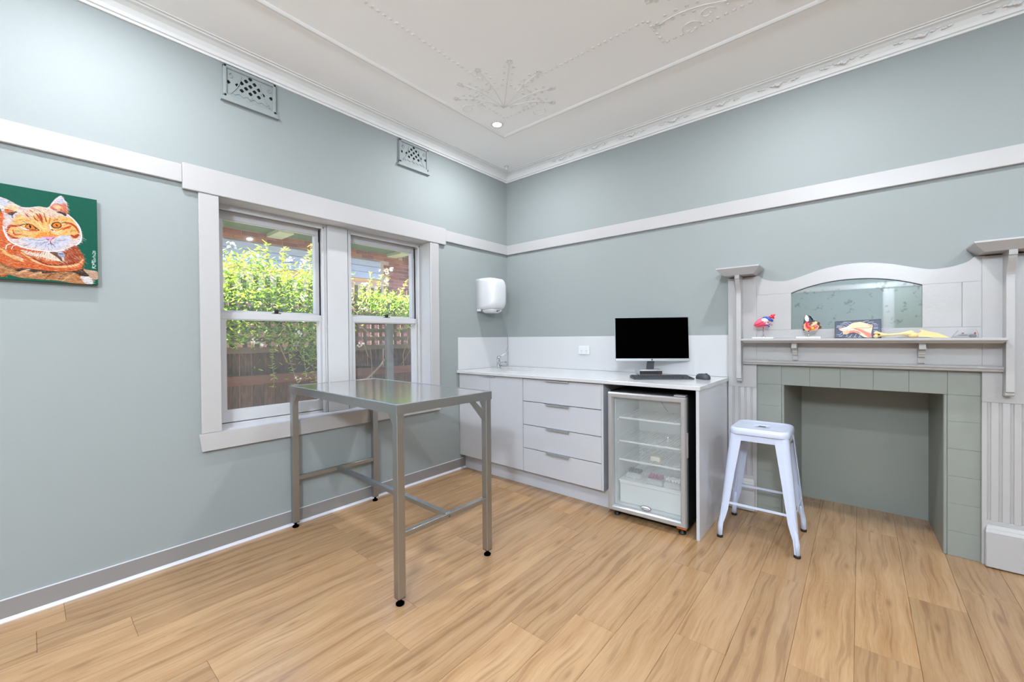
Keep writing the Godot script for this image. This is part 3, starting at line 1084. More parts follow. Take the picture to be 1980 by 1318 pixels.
	obj("badge_plate", e2, M.plastic_white, d)
	var bl := MB.new()
	for k in 9:
		bl.box(V(-0.022 + k * 0.005, 0.1055, -0.002), V(-0.0185 + k * 0.005, 0.1105, -0.0015))
	obj("badge_lettering", bl, M.grey_plastic, d)
	var hg := MB.new()
	hg.box(V(w - 0.075, 0.833, -0.05), V(w - 0.005, 0.843, -0.004), 0.003)
	obj("top_hinge", hg, M.alu, f)
	var h2 := MB.new()
	h2.box(V(w - 0.06, 0.036, -0.06), V(w - 0.004, 0.046, 0.002), 0.002)
	obj("bottom_hinge", h2, M.orange, f)
	for q in [[0.215, -0.03], [-0.215, -0.06], [0.215, -0.46], [-0.215, -0.46]]:
		var lf := MB.new(true)
		lf.T = Transform3D(Basis.IDENTITY, V(q[0], 0, q[1]))
		lf.lathe([[0.02, 0.0], [0.022, 0.008], [0.014, 0.012], [0.012, 0.036]], 16)
		obj("levelling_foot", lf, M.black_plastic, f)
	# contents: racks and tubes on the crisper lid, small boxes and vials on the shelves
	var tf := Transform3D(Basis(Vector3.UP, turn), at)
	var racks := [["dark blue capped", M.tube_blue, V(-0.125, 0.240, -0.155), "clear rack of dark blue capped tubes at the left of the fridge", "dark blue capped sample tubes"], ["purple capped", M.purple, V(0.03, 0.240, -0.115), "clear rack of purple capped tubes in the middle of the fridge", "purple capped sample tubes"], ["white capped", M.plastic_white, V(0.14, 0.240, -0.115), "clear rack of white capped tubes at the right of the fridge", "white capped sample tubes"]]
	for r in racks:
		var p: Vector3 = tf * r[2]
		var rk := thing("tube_rack", r[3], "rack", p, turn, "tube racks in the fridge")
		var rb := MB.new()
		rb.box(V(-0.05, 0, -0.035), V(0.05, 0.004, 0.035), 0.001)
		obj("base_tray", rb, M.tube_clear, rk)
		var ru := MB.new()
		ru.box(V(-0.05, 0.004, 0.032), V(0.05, 0.028, 0.035))
		ru.box(V(-0.05, 0.004, -0.035), V(0.05, 0.028, -0.032))
		ru.box(V(-0.05, 0.004, -0.032), V(-0.047, 0.028, 0.032))
		ru.box(V(0.047, 0.004, -0.032), V(0.05, 0.028, 0.032))
		obj("side_wall", ru, M.tube_clear, rk)
		var proto: Node3D = null
		for i in 5:
			for j in 3:
				var q := V(-0.037 + i * 0.0185, 0.004, -0.02 + j * 0.02)
				if proto == null:
					proto = thing("sample_tube", "upright " + r[0] + " tube standing in its rack inside the fridge", "tube", Vector3.ZERO, turn, r[4])
					var tb := MB.new(true)
					tb.lathe([[0.0045, 0.0], [0.0062, 0.003], [0.0062, 0.034]], 10)
					obj("glass_body", tb, M.tube_clear, proto)
					var cp := MB.new(true)
					cp.lathe([[0.0078, 0.034], [0.0078, 0.05], [0.0066, 0.052]], 10)
					obj("cap", cp, r[1], proto)
					proto.position = tf * (r[2] + q)
				else:
					var c: Node3D = proto.duplicate()
					c.name = numbered("sample_tube")
					add_child(c, true)
					c.position = tf * (r[2] + q)
	var vials := [[V(0.085, 0.503, -0.19), "tiny clear vial lying alone on the middle fridge shelf"], [V(-0.095, 0.378, -0.22), "tiny clear vial at the left of the lowest wire shelf"]]
	for v in vials:
		var vt := thing("glass_vial", v[1], "vial", tf * v[0], turn)
		var vb := MB.new(true)
		vb.lathe([[0.011, 0.0], [0.012, 0.002], [0.012, 0.022], [0.006, 0.026]], 14)
		obj("vial_body", vb, M.tube_clear, vt)
		var vc := MB.new(true)
		vc.lathe([[0.008, 0.026], [0.008, 0.034]], 14)
		obj("vial_cap", vc, M.silver, vt)
	var bt := thing("small_box", "small cream box of two vials on the lowest wire shelf", "box", tf * V(0.02, 0.378, -0.15), turn)
	obj("carton", bx(V(-0.032, 0, -0.02), V(0.032, 0.03, 0.02), 0.002), M.cream, bt)
	obj("front_label", bx(V(-0.012, 0.008, 0.02), V(0.026, 0.026, 0.0206)), M.plastic_white, bt)

# ------------------------------------------------------------------ stool
func build_stool():
	var t := thing("metal_stool", "white metal stool with tapered legs in front of the fireplace", "stool", V(2.351, 0, 0.381), 0.012)
	var seat := MB.new(true)
	var rs := []
	for q in [[0.302, 0.618], [0.304, 0.622], [0.304, 0.638], [0.300, 0.648], [0.290, 0.655], [0.276, 0.657], [0.258, 0.654], [0.2, 0.652], [0.1, 0.651]]:
		rs.append(rrect(q[0], q[0] + 0.012, 0.05 * q[0] / 0.3, q[1], 6))
	rs.append(rrect(0.036, 0.026, 0.008, 0.651, 6))
	rs.append(rrect(0.034, 0.024, 0.008, 0.645, 6))
	seat.loft(rs, false, false)
	# underside
	var us := []
	for q in [[0.034, 0.645], [0.1, 0.6475], [0.25, 0.648], [0.29, 0.64], [0.298, 0.622], [0.302, 0.618]]:
		us.append(rrect(q[0], q[0] - 0.01 if q[0] < 0.05 else q[0] + 0.012, 0.05 * q[0] / 0.3 if q[0] > 0.05 else 0.008, q[1], 6))
	seat.loft(us, false, false)
	obj("seat", seat, M.stool_white, t)
	obj("grip_plate", bx(V(-0.0185, 0.6445, -0.0135), V(0.0185, 0.6514, 0.0135), 0.0005), M.key_grey, t)
	# apron band under the seat
	var ap := MB.new()
	for q in [[V(-0.09, 0.583, 0.149), V(0.09, 0.62, 0.152)], [V(-0.09, 0.583, -0.152), V(0.09, 0.62, -0.149)], [V(0.143, 0.583, -0.09), V(0.146, 0.62, 0.09)], [V(-0.146, 0.583, -0.09), V(-0.143, 0.62, 0.09)]]:
		ap.box(q[0], q[1])
	obj("apron_band", ap, M.stool_white, t)
	for sx in [-1.0, 1.0]:
		for sz in [-1.0, 1.0]:
			var lg := MB.new()
			var rings := []
			for q in [[0.62, 0.147, 0.068], [0.585, 0.1505, 0.066], [0.4, 0.169, 0.055], [0.25, 0.183, 0.047], [0.17, 0.190, 0.042], [0.125, 0.194, 0.034], [0.09, 0.197, 0.026], [0.018, 0.203, 0.024]]:
				var c: float = q[1]
				var wd: float = q[2]
				var r := minf(0.03, wd * 0.6)
				var th := 0.003
				var pts := []
				pts.append(Vector2(c - wd, c))
				for k in 6:
					var a := PI / 2 - PI / 2 * k / 5.0
					pts.append(Vector2(c - r + cos(a) * r, c - r + sin(a) * r))
				pts.append(Vector2(c, c - wd))
				pts.append(Vector2(c - th, c - wd))
				for k in 6:
					var a := PI / 2 * k / 5.0
					pts.append(Vector2(c - r + cos(a) * (r - th), c - r + sin(a) * (r - th)))
				pts.append(Vector2(c - wd, c - th))
				var ring := PackedVector3Array()
				for p in pts:
					ring.append(V(p.x * sx, q[0], (p.y + 0.004) * sz))
				if sx * sz > 0.0:
					ring.reverse()
				rings.append(ring)
			rings.reverse()
			lg.loft(rings)
			var leg := obj("leg", lg, M.stool_white, t)
			var tb := MB.new(true)
			var x: float = 0.1905 * sx
			var z: float = 0.1945 * sz
			tb.tube([V(0.177 * sx, 0.16, 0.181 * sz), V(0.183 * sx, 0.115, 0.187 * sz), V(0.1885 * sx, 0.07, 0.1925 * sz), V(x, 0.012, z)], [0.008, 0.0125, 0.0145, 0.0145], 16)
			obj("leg_tube", tb, M.stool_white, leg)
			var cp := MB.new(true)
			cp.T = Transform3D(Basis.IDENTITY, V(x, 0, z))
			cp.lathe([[0.014, 0], [0.0165, 0.002], [0.0165, 0.014], [0.0145, 0.016]], 16)
			obj("rubber_foot", cp, M.black_plastic, leg)
			# raised rib on the lower outer corner
			var rb := MB.new(true)
			rb.tube([V(0.1655 * sx, 0.29, 0.1695 * sz), V(0.171 * sx, 0.25, 0.175 * sz), V(0.1855 * sx, 0.14, 0.1895 * sz), V(0.188 * sx, 0.11, 0.192 * sz)], [0.002, 0.0055, 0.0055, 0.002], 8)
			obj("leg_rib", rb, M.stool_white, leg)
	var y := 0.212
	var rd := 0.183
	for q in [[V(-rd + 0.03, y - 0.007, rd - 0.002), V(rd - 0.03, y + 0.007, rd + 0.001)], [V(-rd + 0.03, y - 0.007, -rd - 0.001), V(rd - 0.03, y + 0.007, -rd + 0.002)], [V(rd - 0.003, y - 0.007, -rd + 0.03), V(rd, y + 0.007, rd - 0.03)], [V(-rd, y - 0.007, -rd + 0.03), V(-rd + 0.003, y + 0.007, rd - 0.03)]]:
		obj("rung", bx(q[0], q[1], 0.001), M.stool_white, t)
	for sd in [1.0, -1.0]:
		var br := MB.new(true)
		var pts := []
		for k in 11:
			var s := k / 10.0 * 2.0 - 1.0
			pts.append(V(s * 0.143, 0.548 + 0.026 * (1.0 - s * s), s * sd * 0.146))
		br.tube(pts, 0.004, 6)
		obj("cross_brace", br, M.stool_white, t)

# ------------------------------------------------------------------ table
func build_table():
	var t := thing("steel_table", "stainless steel examination table standing under the windows", "table", V(0.637, 0, 1.876), -0.0205)
	var w := 0.606
	var d := 0.300
	var y1 := 0.905
	var y0 := 0.861
	var tp := MB.new()
	tp.box(V(-w, y1 - 0.003, -d), V(w, y1 - 0.0015, d))
	obj("top_sheet", tp, M.steel_top, t)
	var ed := MB.new()
	ed.box(V(-w - 0.002, y0, d - 0.002), V(w + 0.002, y1, d + 0.002), 0.001)
	ed.box(V(-w - 0.002, y0, -d - 0.002), V(w + 0.002, y1, -d + 0.002), 0.001)
	ed.box(V(-w - 0.002, y0, -d), V(-w + 0.002, y1, d), 0.001)
	ed.box(V(w - 0.002, y0, -d), V(w + 0.002, y1, d), 0.001)
	# narrow raised rim
	ed.box(V(-w, y1 - 0.002, d - 0.012), V(w, y1, d), 0.0008)
	ed.box(V(-w, y1 - 0.002, -d), V(w, y1, -d + 0.012), 0.0008)
	ed.box(V(-w, y1 - 0.002, -d + 0.012), V(-w + 0.012, y1, d - 0.012), 0.0008)
	ed.box(V(w - 0.012, y1 - 0.002, -d + 0.012), V(w, y1, d - 0.012), 0.0008)
	obj("apron", ed, M.steel, t)
	var lx := 0.586
	var lz := 0.279
	for sx in [-1.0, 1.0]:
		for sz in [-1.0, 1.0]:
			var x: float = sx * lx
			var z: float = sz * lz
			var h := 0.019
			var leg := obj("leg", bx(V(x - h, 0.034, z - h), V(x + h, y1 - 0.004, z + h), 0.0015), M.steel, t)
			var ft := MB.new(true)
			ft.T = Transform3D(Basis.IDENTITY, V(x, 0, z))
			ft.lathe([[0.017, 0.0], [0.019, 0.002], [0.019, 0.008], [0.012, 0.014], [0.007, 0.017], [0.007, 0.034]], 20)
			obj("levelling_foot", ft, M.black_gloss, leg)
			obj("end_plug", bx(V(x - h + 0.001, 0.031, z - h + 0.001), V(x + h - 0.001, 0.036, z + h - 0.001), 0.001), M.black_plastic, leg)
			# flat triangular gusset towards the table middle along x, slanting bar along z
			var gx := MB.new()
			gx.T = Transform3D(Basis.IDENTITY, V(0, 0, z + 0.006 * sz))
			gx.prism(PackedVector2Array([Vector2(x - sx * h, y0 + 0.002), Vector2(x - sx * (h + 0.05), y0 + 0.002), Vector2(x - sx * (h + 0.035), y0 - 0.02), Vector2(x - sx * h, y0 - 0.075)]), 0.004)
			obj("gusset", gx, M.steel, leg)
			if sz > 0.0:
				continue
			var gz := MB.new()
			var bz0: float = z - sz * (h - 0.012)
			gz.T = Transform3D(AX_X, V(x + sx * 0.006 - 0.002, 0, 0))
			gz.prism(PackedVector2Array([Vector2(-(z - sz * (h + 0.115)), y0 + 0.004), Vector2(-(z - sz * (h + 0.075)), y0 + 0.004), Vector2(-(z - sz * (h - 0.010)), y0 - 0.075), Vector2(-(z - sz * (h - 0.012)), y0 - 0.108), Vector2(-(z - sz * (h + 0.018)), y0 - 0.108)]), 0.004)
			obj("brace_plate", gz, M.steel, leg)
			var bo := MB.new(true)
			bo.T = Transform3D(Basis(Vector3.FORWARD, PI / 2), V(x + sx * 0.008, y0 - 0.094, bz0))
			bo.lathe([[0.004, -0.005], [0.004, 0.005]], 10)
			obj("bolt", bo, M.grey_plastic, leg)
	for sx in [-1.0, 1.0]:
		obj("side_rail", bx(V(sx * lx - 0.0125, 0.299, -lz + 0.019), V(sx * lx + 0.0125, 0.324, lz - 0.019), 0.001), M.steel, t)
	obj("centre_rail", bx(V(-lx + 0.0125, 0.301, -0.0125), V(lx + 0.004, 0.3265, 0.0125), 0.001), M.steel, t)
	var rv := MB.new(true)
	rv.T = Transform3D(Basis(Vector3.FORWARD, PI / 2), V(lx + 0.0125, 0.312, 0.0))
	rv.lathe([[0.006, -0.003], [0.006, 0.003]], 12)
	obj("bolt", rv, M.grey_plastic, t)

# ------------------------------------------------------------------ fireplace
func build_fireplace():
	var xc := 2.7755
	var s := thing("fire_surround", "pale mint painted tile surround and open empty firebox", "fireplace")
	var bk := MB.new()
	bk.box(V(2.262, 0, 0.001), V(2.42, 1.006, 0.013))
	bk.box(V(3.15, 0, 0.001), V(3.29, 1.006, 0.013))
	bk.box(V(2.42, 0.872, 0.001), V(3.15, 1.006, 0.013))
	obj("joint_bed", bk, M.mint_joint, s)
	var tile := func(x0: float, x1: float, y0: float, y1: float):
		var g := 0.0004
		obj("tile", bx(V(x0 + g, y0 + g, 0.006), V(x1 - g, y1 - g, 0.0198 + rng.randf() * 0.0005), 0.0008), M.mint_paint, s)
	var ys := [0.0, 0.135, 0.285, 0.433, 0.581, 0.729, 0.872]
	for k in 6:
		tile.call(2.266, 2.406, ys[k], ys[k + 1])
		tile.call(3.164, 3.286, ys[k], ys[k + 1])
	var xs := [2.266, 2.406, 2.558, 2.71, 2.862, 3.014, 3.164, 3.286]
	for k in 7:
		tile.call(xs[k], xs[k + 1], 0.872, 1.004)
	obj("opening_edge", bx(V(2.406, 0, 0.002), V(2.421, 0.872, 0.0205), 0.005), M.mint_paint, s)
	obj("opening_edge", bx(V(3.149, 0, 0.002), V(3.164, 0.872, 0.0205), 0.005), M.mint_paint, s)
	# firebox
	var mm := MB.new()
	mm.T = Transform3D(Basis(Vector3(1, 0, 0), Vector3(0, 0, 1), Vector3(0, -1, 0)), V(0, 0.98, 0))
	mm.prism(PackedVector2Array([Vector2(2.30, 0.0005), Vector2(2.42, 0.0005), Vector2(2.47, -0.49), Vector2(2.30, -0.49)]), 0.98)
	obj("firebox_side", mm, M.mint_paint, s)
	mm = MB.new()
	mm.T = Transform3D(Basis(Vector3(1, 0, 0), Vector3(0, 0, 1), Vector3(0, -1, 0)), V(0, 0.98, 0))
	mm.prism(PackedVector2Array([Vector2(3.15, 0.0005), Vector2(3.27, 0.0005), Vector2(3.27, -0.49), Vector2(3.138, -0.49)]), 0.98)
	obj("firebox_side", mm, M.mint_paint, s)
	obj("firebox_back", bx(V(2.30, -0.02, -0.56), V(3.27, 0.98, -0.49)), M.mint_paint, s)
	obj("firebox_top", bx(V(2.30, 0.94, -0.56), V(3.27, 1.0, -0.24)), M.mint_paint, s)
	# ---- mantelpiece
	var m := thing("mantelpiece", "white timber mantelpiece with arched overmantel, mirror and fluted sides", "mantelpiece")
	var fl := func(x0: float, x1: float, cs: Array):
		var b := MB.new()
		b.box(V(x0, 0, 0.001), V(x1, 0.235, 0.04), 0.002)
		b.box(V(x0, 0.845, 0.001), V(x1, 1.60, 0.04), 0.002)
		var p := PackedVector2Array([Vector2(x0, -0.001), Vector2(x0, -0.04)])
		for c in cs:
			for q in [[-0.007, 0.0], [-0.0055, 0.005], [-0.002, 0.0075], [0.002, 0.0075], [0.0055, 0.005], [0.007, 0.0]]:
				p.append(Vector2(c + q[0], -0.04 + q[1]))
		p.append(Vector2(x1, -0.04))
		p.append(Vector2(x1, -0.001))
		b.T = Transform3D(AX_Y, V(0, 0.235, 0))
		b.prism(p, 0.61)
		obj("fluted_board", b, M.white_paint, m)
	fl.call(2.092, 2.266, [2.124, 2.162, 2.199, 2.235])
	fl.call(3.286, 3.462, [3.311, 3.350, 3.388, 3.425])
	for q in [[2.086, 2.258], [3.294, 3.468]]:
		var b := MB.new()
		b.box(V(q[0], 0.006, 0.001), V(q[1], 0.185, 0.078), 0.004)
		b.frustum(V(q[0], 0.185, 0.001), V(q[1], 0.185, 0.078), V(q[0] + 0.004, 0.2, 0.001), V(q[1] - 0.004, 0.2, 0.066))
		b.frustum(V(q[0] + 0.004, 0.2, 0.001), V(q[1] - 0.004, 0.2, 0.058), V(q[0] + 0.012, 0.214, 0.001), V(q[1] - 0.012, 0.214, 0.046))
		obj("plinth_block", b, M.white_paint, m)
	obj("frieze_board", bx(V(2.266, 1.004, 0.001), V(3.286, 1.16, 0.04), 0.001), M.white_paint, m)
	var bm := MB.new()
	bm.T = Transform3D(AX_X, V(2.188, 0, 0))
	bm.prism(PackedVector2Array([Vector2(-0.036, 1.004), Vector2(-0.06, 1.004), Vector2(-0.064, 1.009), Vector2(-0.061, 1.014), Vector2(-0.068, 1.017), Vector2(-0.072, 1.023), Vector2(-0.068, 1.029), Vector2(-0.058, 1.033), Vector2(-0.036, 1.036)]), 1.168)
	obj("bead_moulding", bm, M.white_paint, m)
	var sh := MB.new()
	sh.box(V(2.196, 1.1655, 0.03), V(3.356, 1.1785, 0.172), 0.002)
	sh.frustum(V(2.214, 1.1515, 0.03), V(3.338, 1.1515, 0.15), V(2.2, 1.1655, 0.03), V(3.352, 1.1655, 0.168))
	obj("mantel_shelf", sh, M.white_paint, m)
	for x in [2.4855, 3.060]:
		var b := MB.new()
		b.T = Transform3D(AX_X, V(x - 0.0135, 0, 0))
		var pts := PackedVector2Array([Vector2(-0.038, 1.153), Vector2(-0.125, 1.153), Vector2(-0.125, 1.122)])
		for k in 6:
			var a := k / 5.0 * PI / 2
			pts.append(Vector2(-0.125 + 0.042 * sin(a), 1.118 - 0.03 * (1 - cos(a))))
		pts.append(Vector2(-0.074, 1.086))
		for k in 6:
			var a := k / 5.0 * PI / 2
			pts.append(Vector2(-0.074 + 0.02 * sin(a), 1.076 - 0.022 * (1.0 - cos(a))))
		pts.append(Vector2(-0.052, 1.040))
		pts.append(Vector2(-0.038, 1.036))
		b.prism(pts, 0.027)
		obj("shelf_bracket", b, M.white_paint, m)
	# tall consoles carrying the caps
	for x in [2.158, 3.355]:
		var b := MB.new()
		b.T = Transform3D(AX_X, V(x, 0, 0))
		var pts := PackedVector2Array([Vector2(-0.036, 0.886), Vector2(-0.088, 0.886), Vector2(-0.098, 0.889), Vector2(-0.102, 0.895), Vector2(-0.098, 0.901), Vector2(-0.096, 0.904), Vector2(-0.110, 0.910)])
		pts.append(Vector2(-0.110, 1.475))
		for k in 8:
			var a := k / 7.0
			pts.append(Vector2(-0.110 - 0.032 * (3 * a * a - 2 * a * a * a) - 0.008 * a, 1.49 + 0.088 * a))
		pts.append(Vector2(-0.158, 1.582))
		pts.append(Vector2(-0.158, 1.612))
		pts.append(Vector2(-0.036, 1.612))
		b.prism(pts, 0.028)
		obj("console", b, M.white_paint, m)
	for q in [[2.052, 2.308, 2.092, 2.268], [3.236, 3.506, 3.276, 3.466]]:
		var b := MB.new()
		b.box(V(q[0], 1.648, 0.002), V(q[1], 1.657, 0.2), 0.001)
		b.frustum(V(q[2], 1.606, 0.002), V(q[3], 1.606, 0.158), V(q[0] + 0.012, 1.634, 0.002), V(q[1] - 0.012, 1.634, 0.186))
		b.frustum(V(q[0] + 0.012, 1.634, 0.002), V(q[1] - 0.012, 1.634, 0.186), V(q[0], 1.648, 0.002), V(q[1], 1.648, 0.2))
		obj("cap_shelf", b, M.white_paint, m)
	# overmantel boards round the mirror
	obj("lower_rail", bx(V(2.19, 1.1785, 0.001), V(3.354, 1.236, 0.03), 0.001), M.white_paint, m)
	obj("mirror_side_board", bx(V(2.19, 1.2365, 0.001), V(2.461, 1.474, 0.03), 0.001), M.white_paint, m)
	obj("mirror_side_board", bx(V(3.067, 1.2365, 0.001), V(3.216, 1.474, 0.03), 0.001), M.white_paint, m)
	obj("mirror_side_board", bx(V(3.217, 1.2365, 0.001), V(3.354, 1.474, 0.03), 0.001), M.white_paint, m)
	var ar := MB.new()
	var po := PackedVector2Array([Vector2(2.19, 1.4745), Vector2(2.461, 1.4745)])
	for k in range(0, 21):
		var q := k / 20.0
		po.append(Vector2(lerpf(2.461, 3.067, q), 1.4745 + 0.062 * (1.0 - pow(absf(2 * q - 1), 2.1))))
	po.append(Vector2(3.354, 1.4745))
	po.append(Vector2(3.354, 1.60))
	var cur := Curve2D.new()
	var top := [Vector2(3.262, 1.604), Vector2(3.235, 1.579), Vector2(3.19, 1.563), Vector2(3.14, 1.5555), Vector2(3.09, 1.5575), Vector2(3.02, 1.5775), Vector2(2.94, 1.604), Vector2(2.85, 1.622), Vector2(2.77, 1.6275)]
	var full := top.duplicate()
	for k in range(top.size() - 2, -1, -1):
		full.append(Vector2(2 * 2.7705 - top[k].x, top[k].y))
	for k in full.size():
		var t: Vector2 = (full[mini(k + 1, full.size() - 1)] - full[maxi(k - 1, 0)]) * 0.17
		cur.add_point(full[k], -t, t)
	for p in cur.tessellate(4, 1.5):
		po.append(p)
	po.append(Vector2(2.19, 1.604))
	ar.prism(po, 0.029, 0.001)
	obj("arched_rail", ar, M.white_paint, m)
	var mr := MB.new()
	var mp := PackedVector2Array([Vector2(3.075, 1.23), Vector2(2.453, 1.23)])
	mp.append(Vector2(2.453, 1.47))
	for k in range(0, 21):
		var q := k / 20.0
		mp.append(Vector2(lerpf(2.458, 3.070, q), 1.474 + 0.062 * (1.0 - pow(absf(2 * q - 1), 2.1)) - 0.002))
	mp.append(Vector2(3.075, 1.47))
	mr.prism(mp, 0.004, 0.012)
	obj("mirror_glass", mr, M.mirror, m)
	var rim := MB.new()
	for k in 20:
		var q0 := k / 20.0
		var q1 := (k + 1) / 20.0
		var a := Vector2(lerpf(2.461, 3.067, q0), 1.4745 + 0.062 * (1.0 - pow(absf(2 * q0 - 1), 2.1)))
		var b := Vector2(lerpf(2.461, 3.067, q1), 1.4745 + 0.062 * (1.0 - pow(absf(2 * q1 - 1), 2.1)))
		rim.prism(PackedVector2Array([a + Vector2(0, -0.004), b + Vector2(0, -0.004), b + Vector2(0, 0.003), a + Vector2(0, 0.003)]), 0.010, 0.0165)
	obj("mirror_edge", rim, M.grey_plastic, m)

const SHY := 1.1785

func poly(s: String, k: float, o: Vector2) -> PackedVector2Array:
	var out := PackedVector2Array()
	for q in s.split(" "):
		var c := q.split(",")
		out.append(Vector2((float(c[0]) - o.x) * k, (o.y - float(c[1])) * k))
	return out

func build_models():
	# heart on a stand
	var h := thing("heart_model", "pink and blue animal heart model on a thin rod stand", "model", V(2.318, SHY, 0.11))
	var b := MB.new()
	b.box(V(-0.06, 0, -0.04), V(0.06, 0.010, 0.04), 0.002)
	obj("base_plate", b, M.plastic_white, h)
	b = MB.new(true)
	b.lathe([[0.017, 0.010], [0.012, 0.016], [0.004, 0.018], [0.0028, 0.02], [0.0028, 0.085]], 14)
	obj("rod", b, M.chrome, h)
	b = MB.new(true)
	b.T = Transform3D(Basis(Vector3(0, 0, 1), -PI / 2 + 0.42), V(-0.005, 0.106, 0))
	b.lathe([[0.004, -0.053], [0.016, -0.045], [0.026, -0.025], [0.031, 0.0], [0.029, 0.02], [0.02, 0.032], [0.008, 0.038]], 18)
	obj("ventricle", b, M.pink, h)
	b = MB.new(true)
	b.ball(V(0.012, 0.118, 0.018), V(0.024, 0.018, 0.016), 12, 8)
	b.ball(V(0.024, 0.098, 0.016), V(0.014, 0.014, 0.012), 12, 8)
	obj("atrium", b, M.plastic_white, h)
	b = MB.new(true)
	b.tube([V(0.0, 0.134, 0.012), V(0.02, 0.136, 0.02), V(0.038, 0.124, 0.022), V(0.054, 0.114, 0.014)], [0.008, 0.009, 0.009, 0.008], 10)
	b.tube([V(0.012, 0.086, 0.024), V(0.026, 0.088, 0.026), V(0.036, 0.078, 0.02)], 0.0045, 8)
	obj("blue_vessel", b, M.blue, h)
	b = MB.new(true)
	b.tube([V(0.018, 0.126, 0.0), V(0.036, 0.138, 0.004), V(0.05, 0.142, 0.002), V(0.06, 0.13, 0.0)], [0.008, 0.009, 0.008, 0.006], 10)
	for k in 3:
		b.tube([V(0.04 + k * 0.008, 0.142, 0.003), V(0.048 + k * 0.009, 0.158, 0.001)], 0.0035, 8)
	for q in [V(0.03, 0.104, 0.028), V(0.036, 0.094, 0.024), V(0.022, 0.09, 0.029)]:
		b.ball(q, V(0.005, 0.005, 0.004), 8, 6)
	b.tube([V(-0.045, 0.088, 0.02), V(-0.02, 0.098, 0.031), V(0.005, 0.112, 0.033)], 0.002, 6)
	b.tube([V(-0.03, 0.082, 0.022), V(-0.01, 0.086, 0.03), V(0.012, 0.09, 0.03)], 0.002, 6)
	obj("red_vessel", b, M.red, h)
	# ear
	var e := thing("ear_model", "cutaway dog ear model with dark pointed flap on a rod stand", "model", V(2.560, SHY, 0.11))
	b = MB.new()
	b.box(V(-0.062, 0, -0.04), V(0.062, 0.011, 0.04), 0.002)
	obj("base_plate", b, M.plastic_white, e)
	b = MB.new(true)
	b.lathe([[0.0028, 0.011], [0.0028, 0.055]], 12)
	obj("rod", b, M.chrome, e)
	# outlines in a 1980-wide crop's units
	var k := 0.000372
	var o := Vector2(885, 466)
	b = MB.new()
	b.prism(poly("806,332 812,220 826,110 850,66 880,80 905,120 922,165 965,168 985,190 940,210 880,230 850,330", k, o), 0.022, -0.018)
	obj("ear_flap", b, M.ear_dark, e)
	b = MB.new()
	b.prism(poly("832,120 850,72 872,86 892,130 888,180 860,186 838,160", k, o), 0.006, 0.004)
	obj("inner_flap", b, M.plastic_white, e)
	b = MB.new()
	b.prism(poly("822,300 822,232 850,200 900,212 930,205 985,184 1008,196 1000,236 1030,262 1016,300 985,338 905,340 850,334", k, o), 0.022, 0.004)
	obj("section_block", b, M.flesh, e)
	b = MB.new()
	b.prism(poly("846,190 880,186 890,215 876,232 880,262 930,290 920,312 870,290 852,262 852,220", k, o), 0.008, 0.025)
	b.prism(poly("893,320 915,318 922,338 898,338", k, o), 0.006, 0.025)
	obj("ear_canal", b, M.red, e)
	b = MB.new()
	b.prism(poly("905,214 935,206 948,222 920,236 908,256 888,240", k, o), 0.007, 0.025)
	obj("dark_muscle", b, M.maroon, e)
	b = MB.new()
	b.prism(poly("925,240 985,190 1004,200 996,236 960,250 930,262", k, o), 0.006, 0.026)
	obj("bone_section", b, M.yellow_bone, e)
	b = MB.new(true)
	b.ball(V((945 - 885) * k, (466 - 300) * k, 0.030), V(0.009, 0.009, 0.008), 12, 8)
	obj("yellow_bulb", b, M.yellow, e)
	b = MB.new(true)
	b.ball(V((975 - 885) * k, (466 - 272) * k, 0.028), V(0.012, 0.009, 0.007), 12, 8)
	b.ball(V((995 - 885) * k, (466 - 262) * k, 0.028), V(0.006, 0.005, 0.006), 10, 6)
	obj("inner_ear", b, M.pink, e)
	# dog head plaque
	var p := thing("anatomy_plaque", "navy plaque with a coloured cross section of a dog head", "plaque", V(2.791, SHY, 0.075))
	var tilt := Transform3D(Basis(Vector3.RIGHT, -0.16), Vector3.ZERO)
	var add := func(n: String, s: String, m: Material, z0: float, hh: float):
		var q := MB.new()
		q.T = tilt
		q.prism(poly(s, 0.000331, Vector2(1549, 436)), hh, z0)
		obj(n, q, m, p)
	var bb := MB.new()
	bb.T = tilt
	bb.prism(poly("1232,436 1232,134 1240,126 1856,102 1866,108 1868,436", 0.000331, Vector2(1549, 436)), 0.008)
	obj("board", bb, M.black_plastic, p)
	add.call("board_face", "1240,430 1240,136 1850,112 1858,116 1860,430", M.navy, 0.008, 0.001)
	add.call("bone_outline", "1288,262 1400,235 1450,190 1500,160 1590,148 1650,170 1756,215 1735,345 1740,432 1700,434 1640,420 1560,360 1500,340 1440,350 1400,378 1350,365 1352,320 1300,290", M.cream, 0.009, 0.004)
	add.call("brain_section", "1440,240 1480,185 1530,160 1600,152 1640,170 1660,200 1720,235 1700,260 1600,250 1500,262", M.yellow_bone, 0.013, 0.004)
	add.call("skull_section", "1640,215 1680,195 1750,216 1740,250 1680,240", M.flesh, 0.013, 0.0035)
	add.call("nasal_section", "1310,268 1400,240 1460,244 1476,262 1400,284 1320,280", M.plastic_white, 0.013, 0.003)
	add.call("nose_tip", "1296,258 1330,250 1340,264 1308,276", M.pink, 0.013, 0.004)
	add.call("tongue_section", "1440,306 1500,300 1560,320 1600,356 1550,352 1490,338 1430,352", M.salmon, 0.013, 0.005)
	add.call("jaw_section", "1356,318 1420,300 1440,330 1420,368 1370,368", M.flesh, 0.013, 0.004)
	add.call("throat_muscle", "1500,266 1560,256 1640,310 1736,372 1736,430 1690,424 1640,360 1560,296", M.salmon, 0.013, 0.0035)
	add.call("muscle_band", "1520,262 1570,256 1640,300 1735,350 1736,372 1640,318 1560,276", M.flesh, 0.0165, 0.002)
	var ll := MB.new()
	ll.T = tilt
